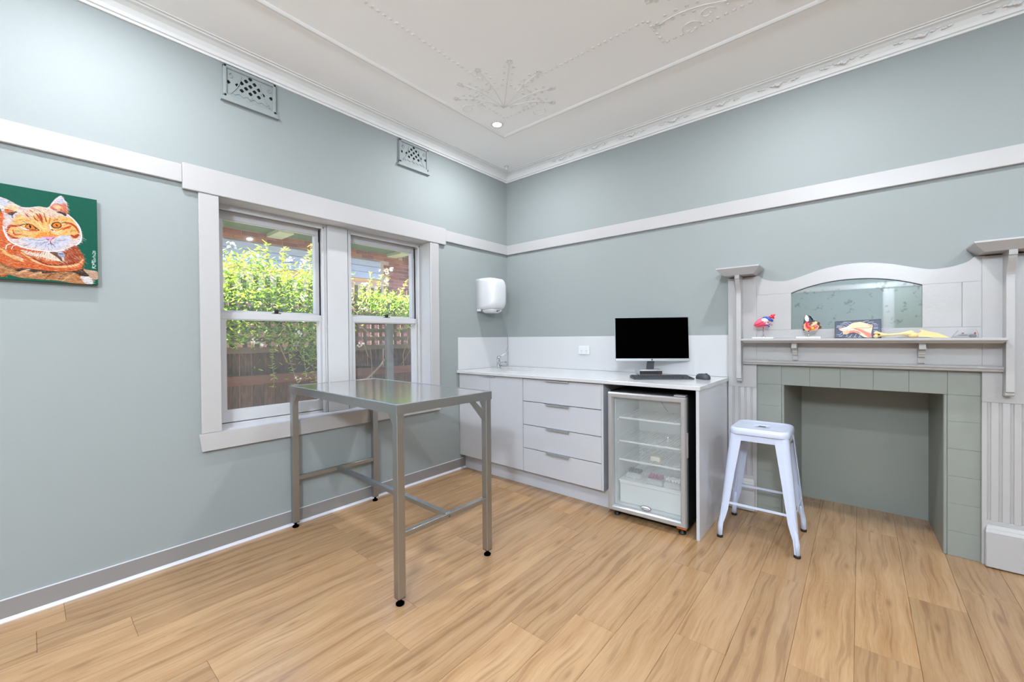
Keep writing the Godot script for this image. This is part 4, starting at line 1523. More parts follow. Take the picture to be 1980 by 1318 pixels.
	for q in ["1360,142 1440,146", "1440,146 1480,170", "1340,160 1400,162", "1400,162 1440,190", "1312,178 1370,180", "1370,180 1410,206", "1264,210 1340,210", "1260,224 1340,224", "1252,240 1330,240", "1340,210 1380,230", "1258,372 1308,372", "1308,372 1350,326", "1290,400 1330,400", "1330,400 1356,372", "1410,422 1470,422", "1390,416 1412,384", "1440,416 1480,366", "1486,422 1540,422", "1510,416 1536,364", "1556,422 1606,422", "1582,416 1584,384", "1660,132 1706,132", "1620,150 1660,132", "1716,154 1770,154", "1680,180 1716,154", "1764,184 1804,184", "1770,208 1824,208", "1766,246 1824,246", "1764,268 1824,268", "1764,308 1812,308", "1730,196 1764,184"]:
		var pl := poly(q, 0.000331, Vector2(1549, 436))
		var d: Vector2 = (pl[1] - pl[0]).normalized().orthogonal() * 0.0006
		ll.prism(PackedVector2Array([pl[0] + d, pl[1] + d, pl[1] - d, pl[0] - d]), 0.0006, 0.009)
	obj("label_lines", ll, M.plastic_white, p)
	obj("strut", bx(V(-0.02, 0, -0.045), V(0.02, 0.06, -0.042)), M.black_plastic, p)
	# elbow joint bones
	var n := thing("bone_model", "cream leg bone model lying right of the dog head plaque", "model", V(2.868, SHY, 0.125))
	b = MB.new(true)
	b.tube([V(0.0, 0.018, 0), V(0.018, 0.021, 0), V(0.034, 0.020, 0), V(0.06, 0.019, 0), V(0.1, 0.022, 0), V(0.128, 0.025, 0), V(0.146, 0.024, 0), V(0.158, 0.022, 0)], [0.012, 0.015, 0.009, 0.005, 0.0065, 0.012, 0.019, 0.014], 14)
	b.ball(V(0.006, 0.030, 0.004), V(0.012, 0.010, 0.012), 12, 8)
	b.ball(V(0.004, 0.010, 0.004), V(0.012, 0.010, 0.012), 12, 8)
	obj("long_bone", b, M.bone, n)
	b = MB.new(true)
	b.ball(V(0.016, 0.021, 0.0135), V(0.006, 0.005, 0.003), 10, 6)
	obj("bone_hollow", b, M.bone_dark, n)
	b = MB.new(true)
	b.ball(V(0.155, 0.016, 0.004), V(0.022, 0.016, 0.016), 14, 8)
	obj("joint_knob", b, M.bone, n)
	b = MB.new()
	b.prism(PackedVector2Array([Vector2(0.165, 0.008), Vector2(0.17, 0.022), Vector2(0.186, 0.034), Vector2(0.178, 0.046), Vector2(0.192, 0.044), Vector2(0.212, 0.036), Vector2(0.25, 0.026), Vector2(0.285, 0.006), Vector2(0.29, 0.001), Vector2(0.23, 0.004)]), 0.012, -0.004)
	b.prism(PackedVector2Array([Vector2(0.20, 0.008), Vector2(0.25, 0.014), Vector2(0.29, 0.001), Vector2(0.23, 0.002)]), 0.022, -0.006)
	obj("shoulder_blade", b, M.bone, n)
	# clear block
	var g := thing("tooth_model", "small clear block with red and grey tooth parts at the mantel end", "model", V(3.215, SHY, 0.12))
	b = MB.new()
	b.prism(PackedVector2Array([Vector2(-0.048, 0.0005), Vector2(0.044, 0.0005), Vector2(0.046, 0.02), Vector2(0.036, 0.044), Vector2(-0.024, 0.038)]), 0.04, -0.02)
	obj("clear_block", b, M.acrylic, g)
	b = MB.new(true)
	b.ball(V(-0.008, 0.024, 0.004), V(0.005, 0.003, 0.003), 8, 6)
	b.ball(V(0.034, 0.024, 0.006), V(0.004, 0.006, 0.003), 8, 6)
	obj("red_pulp", b, M.red, g)
	b = MB.new(true)
	b.ball(V(0.026, 0.010, 0.006), V(0.014, 0.009, 0.006), 10, 6)
	b.tube([V(-0.024, 0.014, 0.006), V(0.008, 0.015, 0.008)], 0.002, 6)
	obj("grey_root", b, M.fridge_grey, g)

# ------------------------------------------------------------------ painting
const CAT := [
	"p d4581a 0 0,330 200,300 440,270 460,440 640,560 420,780 0,780",
	"s f0b46a 18 60,420 180,520 300,640",
	"s 8a2f10 16 40,520 160,620 320,720",
	"s e9d2c4 12 120,380 240,460 330,560",
	"p d4581a 0 414,277 443,263 471,326 559,528 695,530 828,451 885,509 908,581 895,651 860,688 714,714 556,732 486,725 408,772",
	"p b5733f 0 409,673 486,717 660,728 769,707 883,719 947,738 964,800 881,812 768,798 659,792 530,790 447,768 408,772",
	"p c9a184 0 886,660 918,673 996,685 998,754 941,755 900,717",
	"p e3e0e6 0 882,744 912,733 947,746 964,800 917,804 888,769",
	"p 3a2a1c 0 481,725 536,703 618,709 725,712 860,688 901,641 906,683 941,730 882,736 814,702 671,735 556,732 506,738",
	"p a3401a 0 695,530 771,527 845,457 885,509 899,557 878,602 804,629 737,621",
	"p ecd9c8 0 528,548 620,558 716,527 765,552 781,599 737,617 651,593 573,588",
	"s f0b46a 20 411,551 458,605 537,648",
	"s f3c58a 15 528,572 619,645 742,670 860,634 902,582",
	"s e9d2c4 10 483,602 537,633",
	"s 7a4a22 16 409,673 447,706 486,709",
	"s 8a2f10 14 573,596 672,654 770,646 861,613",
	"s e9b08a 12 496,762 536,734 572,715",
	"s e9b08a 10 571,770 618,741 644,730",
	"s 7c4a2a 10 670,783 692,749 736,727",
	"s 7c4a2a 10 740,792 763,749 797,721",
	"s e2b48c 9 768,798 802,753 842,724",
	"p e2d2d2 0 415,201 416,125 430,121 459,131 493,152 530,174 578,169 635,147 688,144 716,89 744,42 770,19 785,40 802,77 808,133 809,182 842,216 871,260 890,324 895,381 880,426 839,466 771,518 695,534 620,534 549,522 489,500 450,453 437,395 431,334 436,280 424,229",
	"p f2b765 0 471,326 507,257 542,210 625,159 699,166 775,198 831,210 865,278 881,342 852,398 806,397 740,368 697,368 648,385 611,432 560,433 509,450 470,457 456,391",
	"p e9c9b0 0 527,221 625,159 699,158 770,199 698,231 624,223 562,268",
	"p f0cfa0 0 439,165 473,164 522,191 497,228 458,245 441,218",
	"p cfcfe2 0 416,133 445,132 468,158 444,187 420,185",
	"p c8531c 0 441,218 463,213 492,222 467,250 448,255",
	"p 3b3338 0 455,249 482,232 512,221 487,254 487,285 472,265",
	"p d2694a 0 702,141 721,104 749,90 793,79 804,126 800,184 776,161 732,159",
	"p c9cbe0 0 733,77 768,29 789,72 754,92",
	"p f2c391 0 721,129 749,106 770,125 748,147",
	"p 2f2a30 0 742,168 776,161 800,180 795,198 770,183 748,179",
	"p cfcfe6 0 544,444 611,432 669,422 701,456 740,409 807,372 829,402 806,439 761,487 716,511 652,513 590,499 554,474",
	"p f08a1e 0 611,432 633,388 664,374 697,367 729,379 751,383 723,408 664,415",
	"p dfa0c8 0 653,417 685,406 724,404 712,426 698,445 685,431",
	"s 5a3040 4 674,429 688,431",
	"s 5a3040 4 707,427 723,406",
	"s 5a3a4a 4 698,445 700,461 685,475",
	"s 5a3a4a 4 700,461 720,474",
	"s 8a8a96 3 575,450 627,449 664,439",
	"s 8a8a96 3 611,476 653,469 685,455",
	"s 8a8a96 3 728,432 761,427 795,414",
	"s 8a8a96 3 717,450 750,452",
	"s b5401c 16 453,407 466,358 496,348 531,336",
	"s b5401c 15 456,421 475,449 509,450",
	"s c2491f 12 530,353 561,371 612,367 633,357",
	"s c2491f 10 485,385 495,422 530,415",
	"s c2491f 12 751,338 796,308 830,281",
	"s b5401c 14 786,261 825,261 859,288 878,334",
	"s a83a1a 20 829,368 852,381 875,351",
	"s c2491f 8 774,313 824,303",
	"s a83c16 8 557,230 575,258",
	"s a83c16 8 603,236 613,265 634,277",
	"s b5481a 12 619,216 639,252 652,285",
	"s a83c16 9 637,212 650,249 655,284",
	"s b5481a 9 664,202 669,237 679,275",
	"s d06a2a 8 701,234 695,280",
	"s d06a2a 7 720,255 747,237",
	"s d06a2a 7 583,193 598,205",
	"s f6d48a 10 511,287 542,257",
	"s f6d48a 12 634,301 654,336 686,338",
	"s f4a12e 12 769,240 808,224",
	"s f4d68e 10 729,370 768,330",
	"s e8e2ee 9 523,347 550,365 576,368",
	"s e8e2ee 9 697,296 708,342 729,354",
	"s 1c1a20 4 526,337 556,320 587,318 612,337 633,361",
	"p 20181a 0 553,341 566,319 587,315 607,330 618,353 602,359 571,361",
	"p e07a1c 0 556,342 568,323 587,320 604,334 613,351 597,356 572,356",
	"p 120c0c 0 578,324 587,326 588,345 582,351 578,337",
	"p 20181a 0 708,297 719,275 741,262 760,266 770,285 765,306 749,319 727,322 713,315",
	"p e07a1c 0 715,297 725,279 741,269 757,272 764,287 759,303 746,312 729,314 719,309",
	"p 120c0c 0 733,284 743,290 746,302 740,302",
	"s 1c1a20 4 769,269 797,252",
	"s 5a3020 9 705,339 718,344",
	"p 6a4a30 0 694,542 743,539 760,569 770,617 737,581",
	"p 9aa2bc 0 746,534 771,527 788,557 782,578 760,577 746,563",
	"s 40486a 4 752,550 774,549",
	"s e6e8f2 4 749,538 766,532",
	"s e6d6d2 6 444,554 450,522 469,507",
	"s e6d6d2 4 474,549 484,524 499,514",
	"s f3e6ea 7 432,365 441,424 465,481 509,512 574,533 652,538 716,533 782,512",
	"s f3e6ea 7 809,182 848,223 882,283 894,356 886,417 857,455",
	"s d8e6e0 3 960,651 985,655",
	"s d8e6e0 3 969,654 963,633",
	"s d8e6e0 3 969,651 986,631",
	"s d8e6e0 3 986,624 963,621 976,611 962,604 985,592",
	"s d8e6e0 3 961,607 963,578",
	"s d8e6e0 3 963,591 986,583",
	"s d8e6e0 2 973,577 983,575 983,563 973,564 973,577",
	"s d8e6e0 2 984,555 973,555",
	"s d8e6e0 2 963,547 985,542",
	"s d8e6e0 2 972,551 972,537",
	"s d8e6e0 2 974,533 983,532 983,523 974,525 974,533",
	"s d8e6e0 2 965,519 968,507 974,504 985,518 985,502",
	"s d8e6e0 2 969,501 982,499 982,489 969,491 969,501"
]

func rounded(p: PackedVector2Array, closed: bool) -> PackedVector2Array:
	var out := PackedVector2Array()
	var n := p.size()
	var last := n if closed else n - 1
	for i in last:
		var a := p[(i - 1 + n) % n] if closed else p[maxi(i - 1, 0)]
		var b := p[i]
		var c := p[(i + 1) % n]
		var d := p[(i + 2) % n] if closed else p[mini(i + 2, n - 1)]
		for k in 5:
			out.append(b.cubic_interpolate(c, a, d, k / 5.0))
	if not closed:
		out.append(p[n - 1])
	return out

func fur(im: Image, n: int, strength: float):
	# short brush hairs that follow the body, or fan out from the nose on the head
	var nose := Vector2(693, 422)
	for i in n:
		var p := Vector2(rng.randf() * 998.0, rng.randf() * 808.0)
		var c := im.get_pixel(int(p.x), int(p.y))
		if c.g > c.r * 1.05 or c.v < 0.25:
			continue
		var d := p - nose
		var dir := d.normalized() if d.length() < 190.0 else Vector2(1.0, 0.45).rotated(0.3 * sin(p.x * 0.01)).normalized()
		if p.y > 660.0:
			dir = Vector2(1.0, 0.08)
		var tone := c.lightened(rng.randf() * strength) if rng.randf() < 0.55 else c.darkened(rng.randf() * strength * 0.8)
		if rng.randf() < 0.06 and d.length() > 120.0:
			tone = Color("5a2410").lerp(c, 0.4)
		elif rng.randf() < 0.08:
			tone = Color("f3dcb4").lerp(c, 0.3)
		var q := p
		for k in 5 + rng.randi() % 10:
			q += dir * 1.6
			if q.x < 1 or q.y < 1 or q.x > 997 or q.y > 807:
				break
			im.fill_rect(Rect2i(int(q.x), int(q.y), 2, 2 if k < 5 else 1), tone)

func painting_texture() -> ImageTexture:
	var im := Image.create(1000, 810, false, Image.FORMAT_RGB8)
	var f := noise(0.02, 50, 3)
	for y in 810:
		for x in 0:
			pass
	im.fill(Color("0e5a48"))
	for i in 2600:
		var c := Color("0e5a48").lerp(Color("2a7262") if i % 2 == 0 else Color("064436"), rng.randf() * 0.45)
		im.fill_rect(Rect2i(rng.randi() % 1000, rng.randi() % 810, 6 + rng.randi() % 22, 1 + rng.randi() % 3), c)
	var eyes := 0
	for s in CAT:
		if s.begins_with("s 8a8a96") and eyes == 0:   # fur goes under whiskers, stripes and eyes
			eyes = 1
			fur(im, 16000, 0.4)
		elif s.begins_with("s 1c1a20") and eyes == 1:
			eyes = 2
			fur(im, 5000, 0.3)
		var w: PackedStringArray = s.split(" ")
		var col := Color(w[1])
		var width := int(w[2])
		var pts := PackedVector2Array()
		for q in w.slice(3):
			var c := q.split(",")
			pts.append(Vector2(float(c[0]), float(c[1])))
		if pts.size() > 2 and (w[0] == "p" or width > 3):
			pts = rounded(pts, w[0] == "p")
		if w[0] == "p":
			var lo := 9999.0
			var hi := -9999.0
			for p in pts:
				lo = minf(lo, p.y)
				hi = maxf(hi, p.y)
			for y in range(int(maxf(lo, 0)), int(minf(hi, 809)) + 1):
				var xs := []
				for i in pts.size():
					var a := pts[i]
					var b := pts[(i + 1) % pts.size()]
					if (a.y <= y) != (b.y <= y):
						xs.append(a.x + (y - a.y) / (b.y - a.y) * (b.x - a.x))
				xs.sort()
				for k in range(0, xs.size() - 1, 2):
					var j0 := rng.randf_range(-2.5, 1.5)
					var j1 := rng.randf_range(-1.5, 2.5)
					var x0 := int(xs[k] + j0)
					var ww := int(xs[k + 1] + j1) - x0
					if ww > 0:
						im.fill_rect(Rect2i(x0, y, ww, 1), col)
						# brush hairs of a lighter and darker tone
						if ww > 24:
							for t in ww / 24:
								var xx := x0 + rng.randi() % ww
								var tone := col.lightened(rng.randf() * 0.4) if rng.randf() < 0.5 else col.darkened(rng.randf() * 0.35)
								im.fill_rect(Rect2i(xx, y, 4 + rng.randi() % 12, 1 + rng.randi() % 2).intersection(Rect2i(x0, y, ww, 3)), tone)
		else:
			for i in pts.size() - 1:
				var n := int(pts[i].distance_to(pts[i + 1]) / 1.5) + 1
				for k in n + 1:
					var p := pts[i].lerp(pts[i + 1], k / float(n))
					var prog := (i + k / float(n)) / (pts.size() - 1)
					var r := width * 0.5 * (1.0 if width < 8 else 0.45 + 0.55 * sin(PI * clampf(prog, 0.05, 0.95)))
					if width >= 8:
						r *= rng.randf_range(0.75, 1.1)
					r = maxf(r, 0.9)
					im.fill_rect(Rect2i(int(p.x - r * 0.7), int(p.y - r), int(r * 1.4) + 1, int(r * 2.0) + 1), col)
					im.fill_rect(Rect2i(int(p.x - r), int(p.y - r * 0.6), int(r * 2.0) + 1, int(r * 1.2) + 1), col)
	return ImageTexture.create_from_image(im)

func build_painting():
	var t := thing("cat_painting", "unframed canvas painting of an orange tabby cat on dark green", "painting", V(0.001, 1.4655, 3.2665))
	var m := mat("canvas_print", "cfcdca", 0.55, 0.0, 0.25)
	m.albedo_texture = painting_texture()
	m.texture_repeat = false
	var n := noise_tex(0.3, 61, 0.3, 1.0, 128, 2)
	m.heightmap_enabled = true
	m.heightmap_texture = n
	m.heightmap_scale = 0.01
	mat("canvas_green", "0f5646", 0.5)
	obj("canvas_sides", bx(V(0, 0, -0.2485), V(0.0335, 0.404, 0.2485), 0.002), M.canvas_green, t)
	var f := MB.new(false, true)
	var x := 0.034
	f.quv(V(x, 0.0005, 0.248), V(x, 0.0005, -0.248), V(x, 0.4035, -0.248), V(x, 0.4035, 0.248), Vector2(0, 1), Vector2(1, 1), Vector2(1, 0), Vector2(0, 0))
	obj("painted_face", f, m, t)

func build_sensor():
	var t := thing("ceiling_sensor", "tiny white sensor in the ceiling corner above the bench", "sensor", V(0.165, CEIL, 0.19))
	var b := MB.new(true)
	b.lathe([[0.012, -0.034], [0.014, -0.03], [0.014, -0.006], [0.02, -0.004], [0.02, 0.0]], 18)
	obj("body", b, M.plastic_white, t)
	var r := MB.new(true)
	r.lathe([[0.0205, -0.0035], [0.0205, -0.0005]], 18)
	obj("dark_collar", r, M.grey_plastic, t)

# ------------------------------------------------------------------ outside the windows
func build_outside():
	var gr := structure("trim_8", bx(V(-4.7, -0.35, -6.0), V(-0.28, -0.25, 6.0)), M.path, "concrete side path between the house and the fence", "path")
	structure("trim_9", bx(V(-0.85, 2.95, -1.5), V(RX + 0.6, 3.05, RZ + 1.0)), M.own_roof, "roof of the house over the room, out of sight", "roof")
	# fence: palings, rails, square lattice
	var fx := -1.5
	var f := thing("paling_fence", "brown timber paling fence topped with square lattice outside the windows", "fence")
	var shape := PackedVector2Array([Vector2(-0.047, -0.25), Vector2(0.047, -0.25), Vector2(0.047, 1.085), Vector2(0.036, 1.1), Vector2(-0.036, 1.1), Vector2(-0.047, 1.085)])
	var ms: Array = []
	for k in 3:
		var b := MB.new()
		b.T = Transform3D(AX_X, Vector3.ZERO)
		b.prism(shape, 0.015 + 0.002 * k)
		ms.append(b.done())
	for i in 50:
		var o := obj("paling", ms[i % 3], M.paling if rng.randf() < 0.6 else M.paling_b, f)
		o.position = V(fx - 0.016, rng.randf_range(-0.012, 0.012), -1.6 + i * 0.0985)
		o.rotation.x = rng.randf_range(-0.006, 0.006)
	obj("rail", bx(V(fx, 0.785, -1.7), V(fx + 0.045, 0.872, 3.4), 0.004), M.rail_dark, f)
	obj("rail", bx(V(fx, 0.1, -1.7), V(fx + 0.045, 0.187, 3.4), 0.004), M.rail_dark, f)
	obj("rail", bx(V(fx + 0.002, 1.075, -1.7), V(fx + 0.03, 1.13, 3.4), 0.003), M.lattice, f)
	var lv := bx(V(-0.006, 1.06, -0.0215), V(0.006, 1.80, 0.0215), 0.001).done()
	for i in 50:
		var o := obj("lattice_upright", lv, M.lattice, f)
		o.position = V(fx - 0.008, rng.randf_range(-0.02, 0.01), -1.55 + i * 0.1)
	for y in [1.2, 1.292, 1.385, 1.477, 1.57, 1.64]:
		obj("lattice_slat", bx(V(fx + 0.0, y - 0.022, -1.7), V(fx + 0.009, y + 0.022, 3.4), 0.001), M.lattice, f)
	tag(obj("steel_post", bx(V(fx + 0.055, -0.25, 0.445), V(fx + 0.105, 1.62, 0.535), 0.003), M.post_grey), "grey square post standing against the fence in the right window", "post")
	# neighbouring brick house
	var hx := -4.6
	var h := thing("brick_house", "red brick house beyond the fence with grey shuttered window and green eave", "house")
	obj("mortar_wall", bx(V(hx - 0.2, -0.3, -7.0), V(hx - 0.012, 2.95, 6.0)), M.mortar, h)
	var bms := []
	for w in [0.228, 0.108]:
		bms.append(bx(V(-0.011, -0.0295, -w / 2), V(0.0, 0.0295, w / 2), 0.003).done())
	var bmat := [M.brick, M.brick_b, M.brick_c, M.brick_d]
	var count := 0
	var rest := MB.new()
	for r in 41:
		var y := 0.02 + r * 0.0715
		var off := 0.12 if r % 2 == 1 else 0.0
		for c in 32:
			var z := -4.6 + off + c * 0.24
			if z > 2.3 or (y > 2.31 and y < 2.745 and z > -1.5):
				continue
			if y > 1.75 and y < 2.4 and z > -1.5:
				continue
			if absf(z + 2.06) < 0.14 and absf(y - 2.84) < 0.1:
				continue
			var vis: bool = (z > -2.75 and z < -1.3 and y > 0.95) or (y > 2.7 and z < 1.6 and z > -2.8)
			if vis and count < 300:
				count += 1
				var mt: Material = bmat[rng.randi() % 3] if y < 2.75 or rng.randf() < 0.3 else bmat[rng.randi() % 2 * 3]
				var o := obj("brick", bms[0], mt, h)
				o.position = V(hx + rng.randf_range(-0.002, 0.002), y, z)
			else:
				rest.box(V(hx - 0.011, y - 0.0295, z - 0.114), V(hx, y + 0.0295, z + 0.114))
	tag(obj("distant_bricks", rest, M.brick_b, h), "bricks of the rest of the wall", "", "", "stuff")
	var av := MB.new()
	av.box(V(hx - 0.011, 2.765, -2.18), V(hx - 0.004, 2.915, -1.94), 0.002)
	obj("air_brick", av, M.brick_d, h)
	var ah := MB.new()
	for i in 6:
		for j in 4:
			ah.box(V(hx - 0.0045, 2.775 + j * 0.036, -2.165 + i * 0.038), V(hx - 0.002, 2.795 + j * 0.036, -2.145 + i * 0.038))
	obj("air_brick_holes", ah, M.dark, h)
	for k in 3:
		obj("shutter_board", bx(V(hx - 0.03, 2.745 - 0.122 * (k + 1), -1.405), V(hx + 0.02 + 0.012 * k, 2.742 - 0.122 * k, 2.2), 0.004), M.shutter, h)
	obj("window_sill", bx(V(hx - 0.03, 2.315, -1.38), V(hx + 0.01, 2.378, 2.2), 0.004), M.sill_tan, h)
	obj("window_frame", bx(V(hx - 0.05, 1.75, -1.2), V(hx - 0.03, 2.32, 2.2)), M.shutter, h)
	for k in 4:
		obj("window_pane", bx(V(hx - 0.029, 1.8, -1.12 + k * 0.8), V(hx - 0.022, 2.29, -0.42 + k * 0.8)), M.pane_dark, h)
	obj("soffit", bx(V(hx - 0.2, 2.93, -7.0), V(hx + 0.75, 2.96, 6.0)), M.eave, h)
	obj("fascia", bx(V(hx + 0.75, 2.9, -7.0), V(hx + 0.78, 3.08, 6.0)), M.eave, h)
	for z in [0.57, -1.66, 2.8, -3.9]:
		obj("eave_bracket", bx(V(hx, 2.87, z - 0.115), V(hx + 0.5, 2.93, z + 0.115), 0.004), M.eave_light, h)
	build_vine(fx)

func leaf_mesh() -> ArrayMesh:
	var b := MB.new(true)
	var rows := []
	for k in 5:
		var q := k / 4.0
		var w := 0.30 * sin(PI * pow(q, 0.8)) if k > 0 and k < 4 else 0.012
		rows.append([V(-w * 0.55, 0.10 * w, q), V(0, -0.06 * sin(q * PI), q), V(w * 0.55, 0.10 * w, q)])
	for k in 4:
		for j in 2:
			b.quad(rows[k][j], rows[k + 1][j], rows[k + 1][j + 1], rows[k][j + 1])
	return b.done()

func build_vine(fx: float):
	var t := thing("flowering_vine", "sunlit green climbing vine with white flowers over the fence", "vine")
	var lm := leaf_mesh()
	var n := noise(1.9, 91, 3)
	var xf: Array[Transform3D] = []
	var cols: Array[Color] = []
	var greens := [Color(0.14, 0.27, 0.04), Color(0.27, 0.44, 0.07), Color(0.42, 0.55, 0.11), Color(0.60, 0.64, 0.16), Color(0.08, 0.16, 0.03)]
	var dens := func(z: float, y: float) -> float:
		var d := 0.0
		if z > 0.98:
			var top := 1.93 + 0.05 * sin(z * 7.0) - 0.05 * smoothstep(1.7, 2.1, z)
			var low := 1.2 - 0.2 * smoothstep(1.75, 1.3, z)
			d = smoothstep(top + 0.1, top - 0.12, y) * smoothstep(low - 0.12, low + 0.12, y)
			d = maxf(d, 0.05 * smoothstep(0.7, 0.95, y) * smoothstep(1.45, 1.2, y) * smoothstep(1.95, 1.6, z))
		else:
			var top := 1.72 - 0.10 * absf(z - 0.45)
			var low := 1.5 - 0.1 * smoothstep(0.5, 0.1, z)
			d = 0.9 * smoothstep(top + 0.08, top - 0.06, y) * smoothstep(low - 0.1, low + 0.05, y) * smoothstep(0.92, 0.72, z) * smoothstep(0.02, 0.2, z)
		return d
	var tries := 0
	var made := 0
	while made < 11500 and tries < 160000:
		tries += 1
		var z := rng.randf_range(0.0, 2.9)
		var y := rng.randf_range(0.6, 2.1)
		var d: float = dens.call(z, y)
		d *= 0.5 + 1.2 * clampf(n.get_noise_2d(z * 2.2, y * 2.2) + 0.45, 0.0, 1.0)
		if rng.randf() > d:
			continue
		made += 1
		var x := fx + 0.03 + absf(rng.randfn(0.0, 0.13)) * (0.5 + 0.5 * smoothstep(1.0, 1.5, y))
		if y > 1.65:
			x = fx + rng.randfn(0.02, 0.12)
		var s := rng.randf_range(0.028, 0.058)
		var bs := Basis.from_euler(V(rng.randf_range(-0.9, 0.9), rng.randf() * TAU, rng.randf_range(-0.8, 0.8)))
		xf.append(Transform3D(bs.scaled(Vector3.ONE * s), V(x, y, z)))
		var c: Color = greens[mini(int(absf(rng.randfn(1.6, 1.1))), 4)]
		cols.append(c * rng.randf_range(0.8, 1.25))
	# sprigs: arching shoots with paired leaves
	var stems := MB.new(true)
	var sprigs := [[1.36, 1.85, 0.30, 0.06], [1.46, 1.86, 0.22, -0.05], [1.62, 1.88, 0.2, 0.05], [1.75, 1.9, 0.2, 0.08], [1.86, 1.9, 0.16, 0.03], [2.0, 1.84, 0.16, -0.05], [1.25, 1.85, 0.22, 0.04], [0.62, 1.66, 0.27, 0.02], [0.5, 1.66, 0.36, 0.06], [0.35, 1.64, 0.26, -0.06], [0.82, 1.62, 0.2, 0.04], [0.22, 1.58, 0.24, -0.1], [0.72, 1.64, 0.3, 0.05],
		[1.44, 1.2, -0.42, 0.05], [1.37, 1.1, -0.34, 0.02], [1.72, 1.15, -0.4, 0.06], [1.6, 1.15, -0.5, -0.06], [0.36, 1.28, 0.10, -0.2]]
	for sp in sprigs:
		var pts := []
		for k in 9:
			var q := k / 8.0
			pts.append(V(fx + 0.07 + 0.06 * sin(q * 2.0), sp[1] + sp[2] * q, sp[0] + sp[3] * q + 0.02 * sin(q * 5.0)))
		stems.tube(pts, [0.004, 0.004, 0.0035, 0.0035, 0.003, 0.003, 0.0025, 0.002, 0.0015], 5)
		for k in range(1, 9):
			for j in 4:
				var s := rng.randf_range(0.03, 0.055)
				var bs := Basis.from_euler(V(rng.randf_range(-0.7, 0.5), j * PI / 2 + rng.randf_range(-0.6, 0.6), rng.randf_range(-0.4, 0.4)))
				var q: Vector3 = pts[k - 1].lerp(pts[k], rng.randf())
				xf.append(Transform3D(bs.scaled(Vector3.ONE * s), q))
				cols.append((greens[1 + rng.randi() % 3]) * rng.randf_range(0.85, 1.3))
	var mm := MultiMesh.new()
	mm.transform_format = MultiMesh.TRANSFORM_3D
	mm.use_colors = true
	mm.mesh = lm
	mm.instance_count = xf.size()
	for i in xf.size():
		mm.set_instance_transform(i, xf[i])
		mm.set_instance_color(i, cols[i])
	var mi := MultiMeshInstance3D.new()
	mi.multimesh = mm
	mi.material_override = M.leaf
	mi.name = "foliage"
	t.add_child(mi)
	tag(mi, "small pointed green and yellow leaves", "", "", "stuff")
	# woody stems
	for q in [[[V(-1.44, 1.0, 1.62), V(-1.43, 1.2, 1.7), V(-1.44, 1.5, 1.66)], 0.006], [[V(-1.44, 1.05, 1.05), V(-1.43, 1.35, 0.92), V(-1.45, 1.5, 0.86), V(-1.44, 1.66, 0.78)], 0.008], [[V(-1.44, 1.0, 0.75), V(-1.43, 1.25, 0.84), V(-1.44, 1.45, 0.9), V(-1.46, 1.6, 0.7)], 0.006], [[V(-1.44, 1.18, 0.62), V(-1.42, 1.3, 0.8), V(-1.42, 1.42, 0.95)], 0.005], [[V(-1.43, 0.86, 0.28), V(-1.42, 1.0, 0.3), V(-1.43, 1.2, 0.22), V(-1.44, 1.5, 0.25)], 0.005], [[V(-1.43, 0.88, 0.32), V(-1.42, 1.05, 0.2), V(-1.43, 1.12, 0.24)], 0.004], [[V(-1.44, 0.6, 0.70), V(-1.43, 0.86, 0.71), V(-1.44, 1.1, 0.72)], 0.004], [[V(-1.40, 0.66, 0.92), V(-1.40, 0.8, 0.73), V(-1.42, 0.9, 0.6), V(-1.42, 0.96, 0.55)], 0.011]]:
		stems.tube(q[0], q[1], 7)
	obj("stems", stems, M.vine_stem, t)
	# flower clusters
	var pet := MB.new(true)
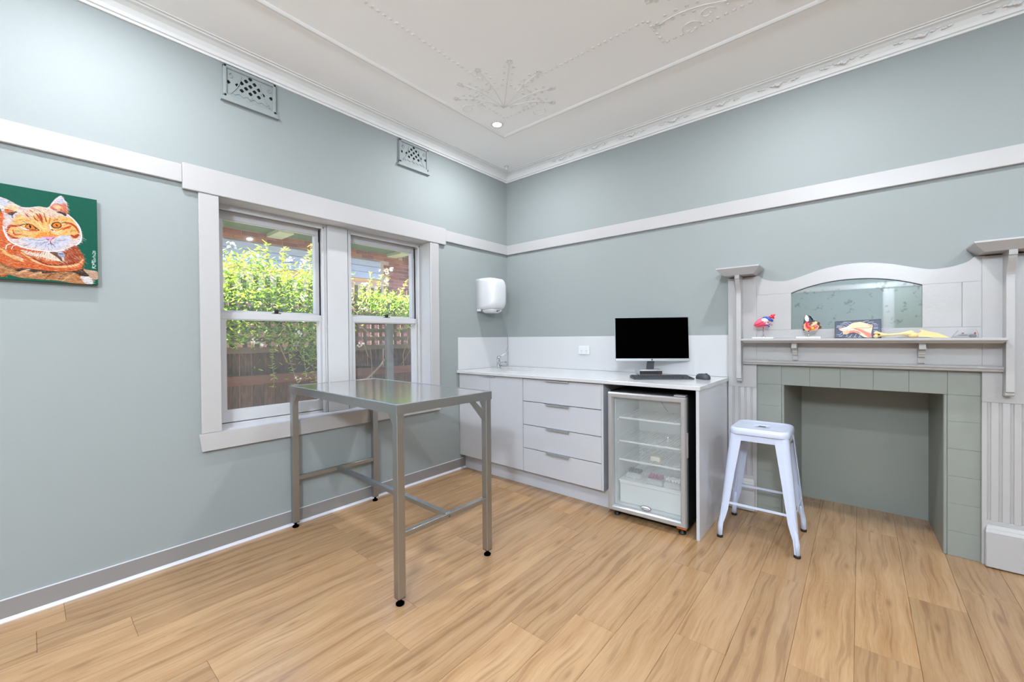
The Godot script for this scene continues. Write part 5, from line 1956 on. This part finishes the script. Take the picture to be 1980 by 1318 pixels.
	for k in 5:
		var a := k * TAU / 5
		var c := V(cos(a), 0, sin(a))
		var d := V(-sin(a), 0, cos(a))
		pet.quad(V(0, 0, 0), c * 0.6 - d * 0.32 + V(0, 0.1, 0), c + V(0, 0.05, 0), c * 0.6 + d * 0.32 + V(0, 0.1, 0))
	var fm := pet.done()
	for q in [[1.93, 1.93, 7], [1.62, 1.955, 10], [1.5, 1.94, 9], [1.42, 1.92, 7], [1.53, 1.60, 9], [1.38, 1.63, 6], [1.73, 1.42, 5], [1.92, 1.18, 9], [1.56, 1.26, 9], [0.54, 1.985, 8], [0.62, 1.95, 4], [0.6, 1.84, 6], [0.86, 1.79, 4], [0.88, 1.55, 7], [0.93, 1.13, 7], [2.1, 2.0, 8], [1.8, 1.75, 5], [1.55, 0.82, 3]]:
		var fmm := MB.new()
		for k in q[2]:
			fmm.st.append_from(fm, 0, Transform3D(Basis.from_euler(V(rng.randf_range(-0.6, 0.6), rng.randf() * TAU, -0.9 + rng.randf_range(-0.6, 0.6))).scaled(Vector3.ONE * rng.randf_range(0.012, 0.018)), V(fx + 0.2 + rng.randf_range(-0.04, 0.04), q[1] + rng.randf_range(-0.03, 0.03), q[0] + rng.randf_range(-0.035, 0.035))))
		obj("flower_cluster", fmm, M.petal, t)

func _ready():
	rng.seed = 20240611
	setup()
	make_materials()
	build_room()
	build_windows()
	build_fireplace()
	build_bench()
	build_fridge()
	build_table()
	build_stool()
	build_computer()
	build_dispenser()
	build_painting()
	vent(2.215, 2.495, "square pressed wall vent above the left sash window, nearest the painting")
	vent(1.027, 1.314, "square pressed wall vent high on the wall near the room corner")
	build_models()
	build_sensor()
	downlight(LAMP_X[0], LAMP_Z[0], "glowing recessed downlight in the ceiling corner by the panel moulding")
	downlight(LAMP_X[1], LAMP_Z[0], "glowing recessed downlight above the fireplace at the picture top edge")
	for q in [[2, 0], [0, 1], [1, 1], [2, 1], [0, 2], [1, 2], [2, 2]]:
		downlight(LAMP_X[q[0]], LAMP_Z[q[1]], "recessed downlight over the part of the room behind the camera", "downlights outside the picture")
	pendant_lamp()
	build_outside()
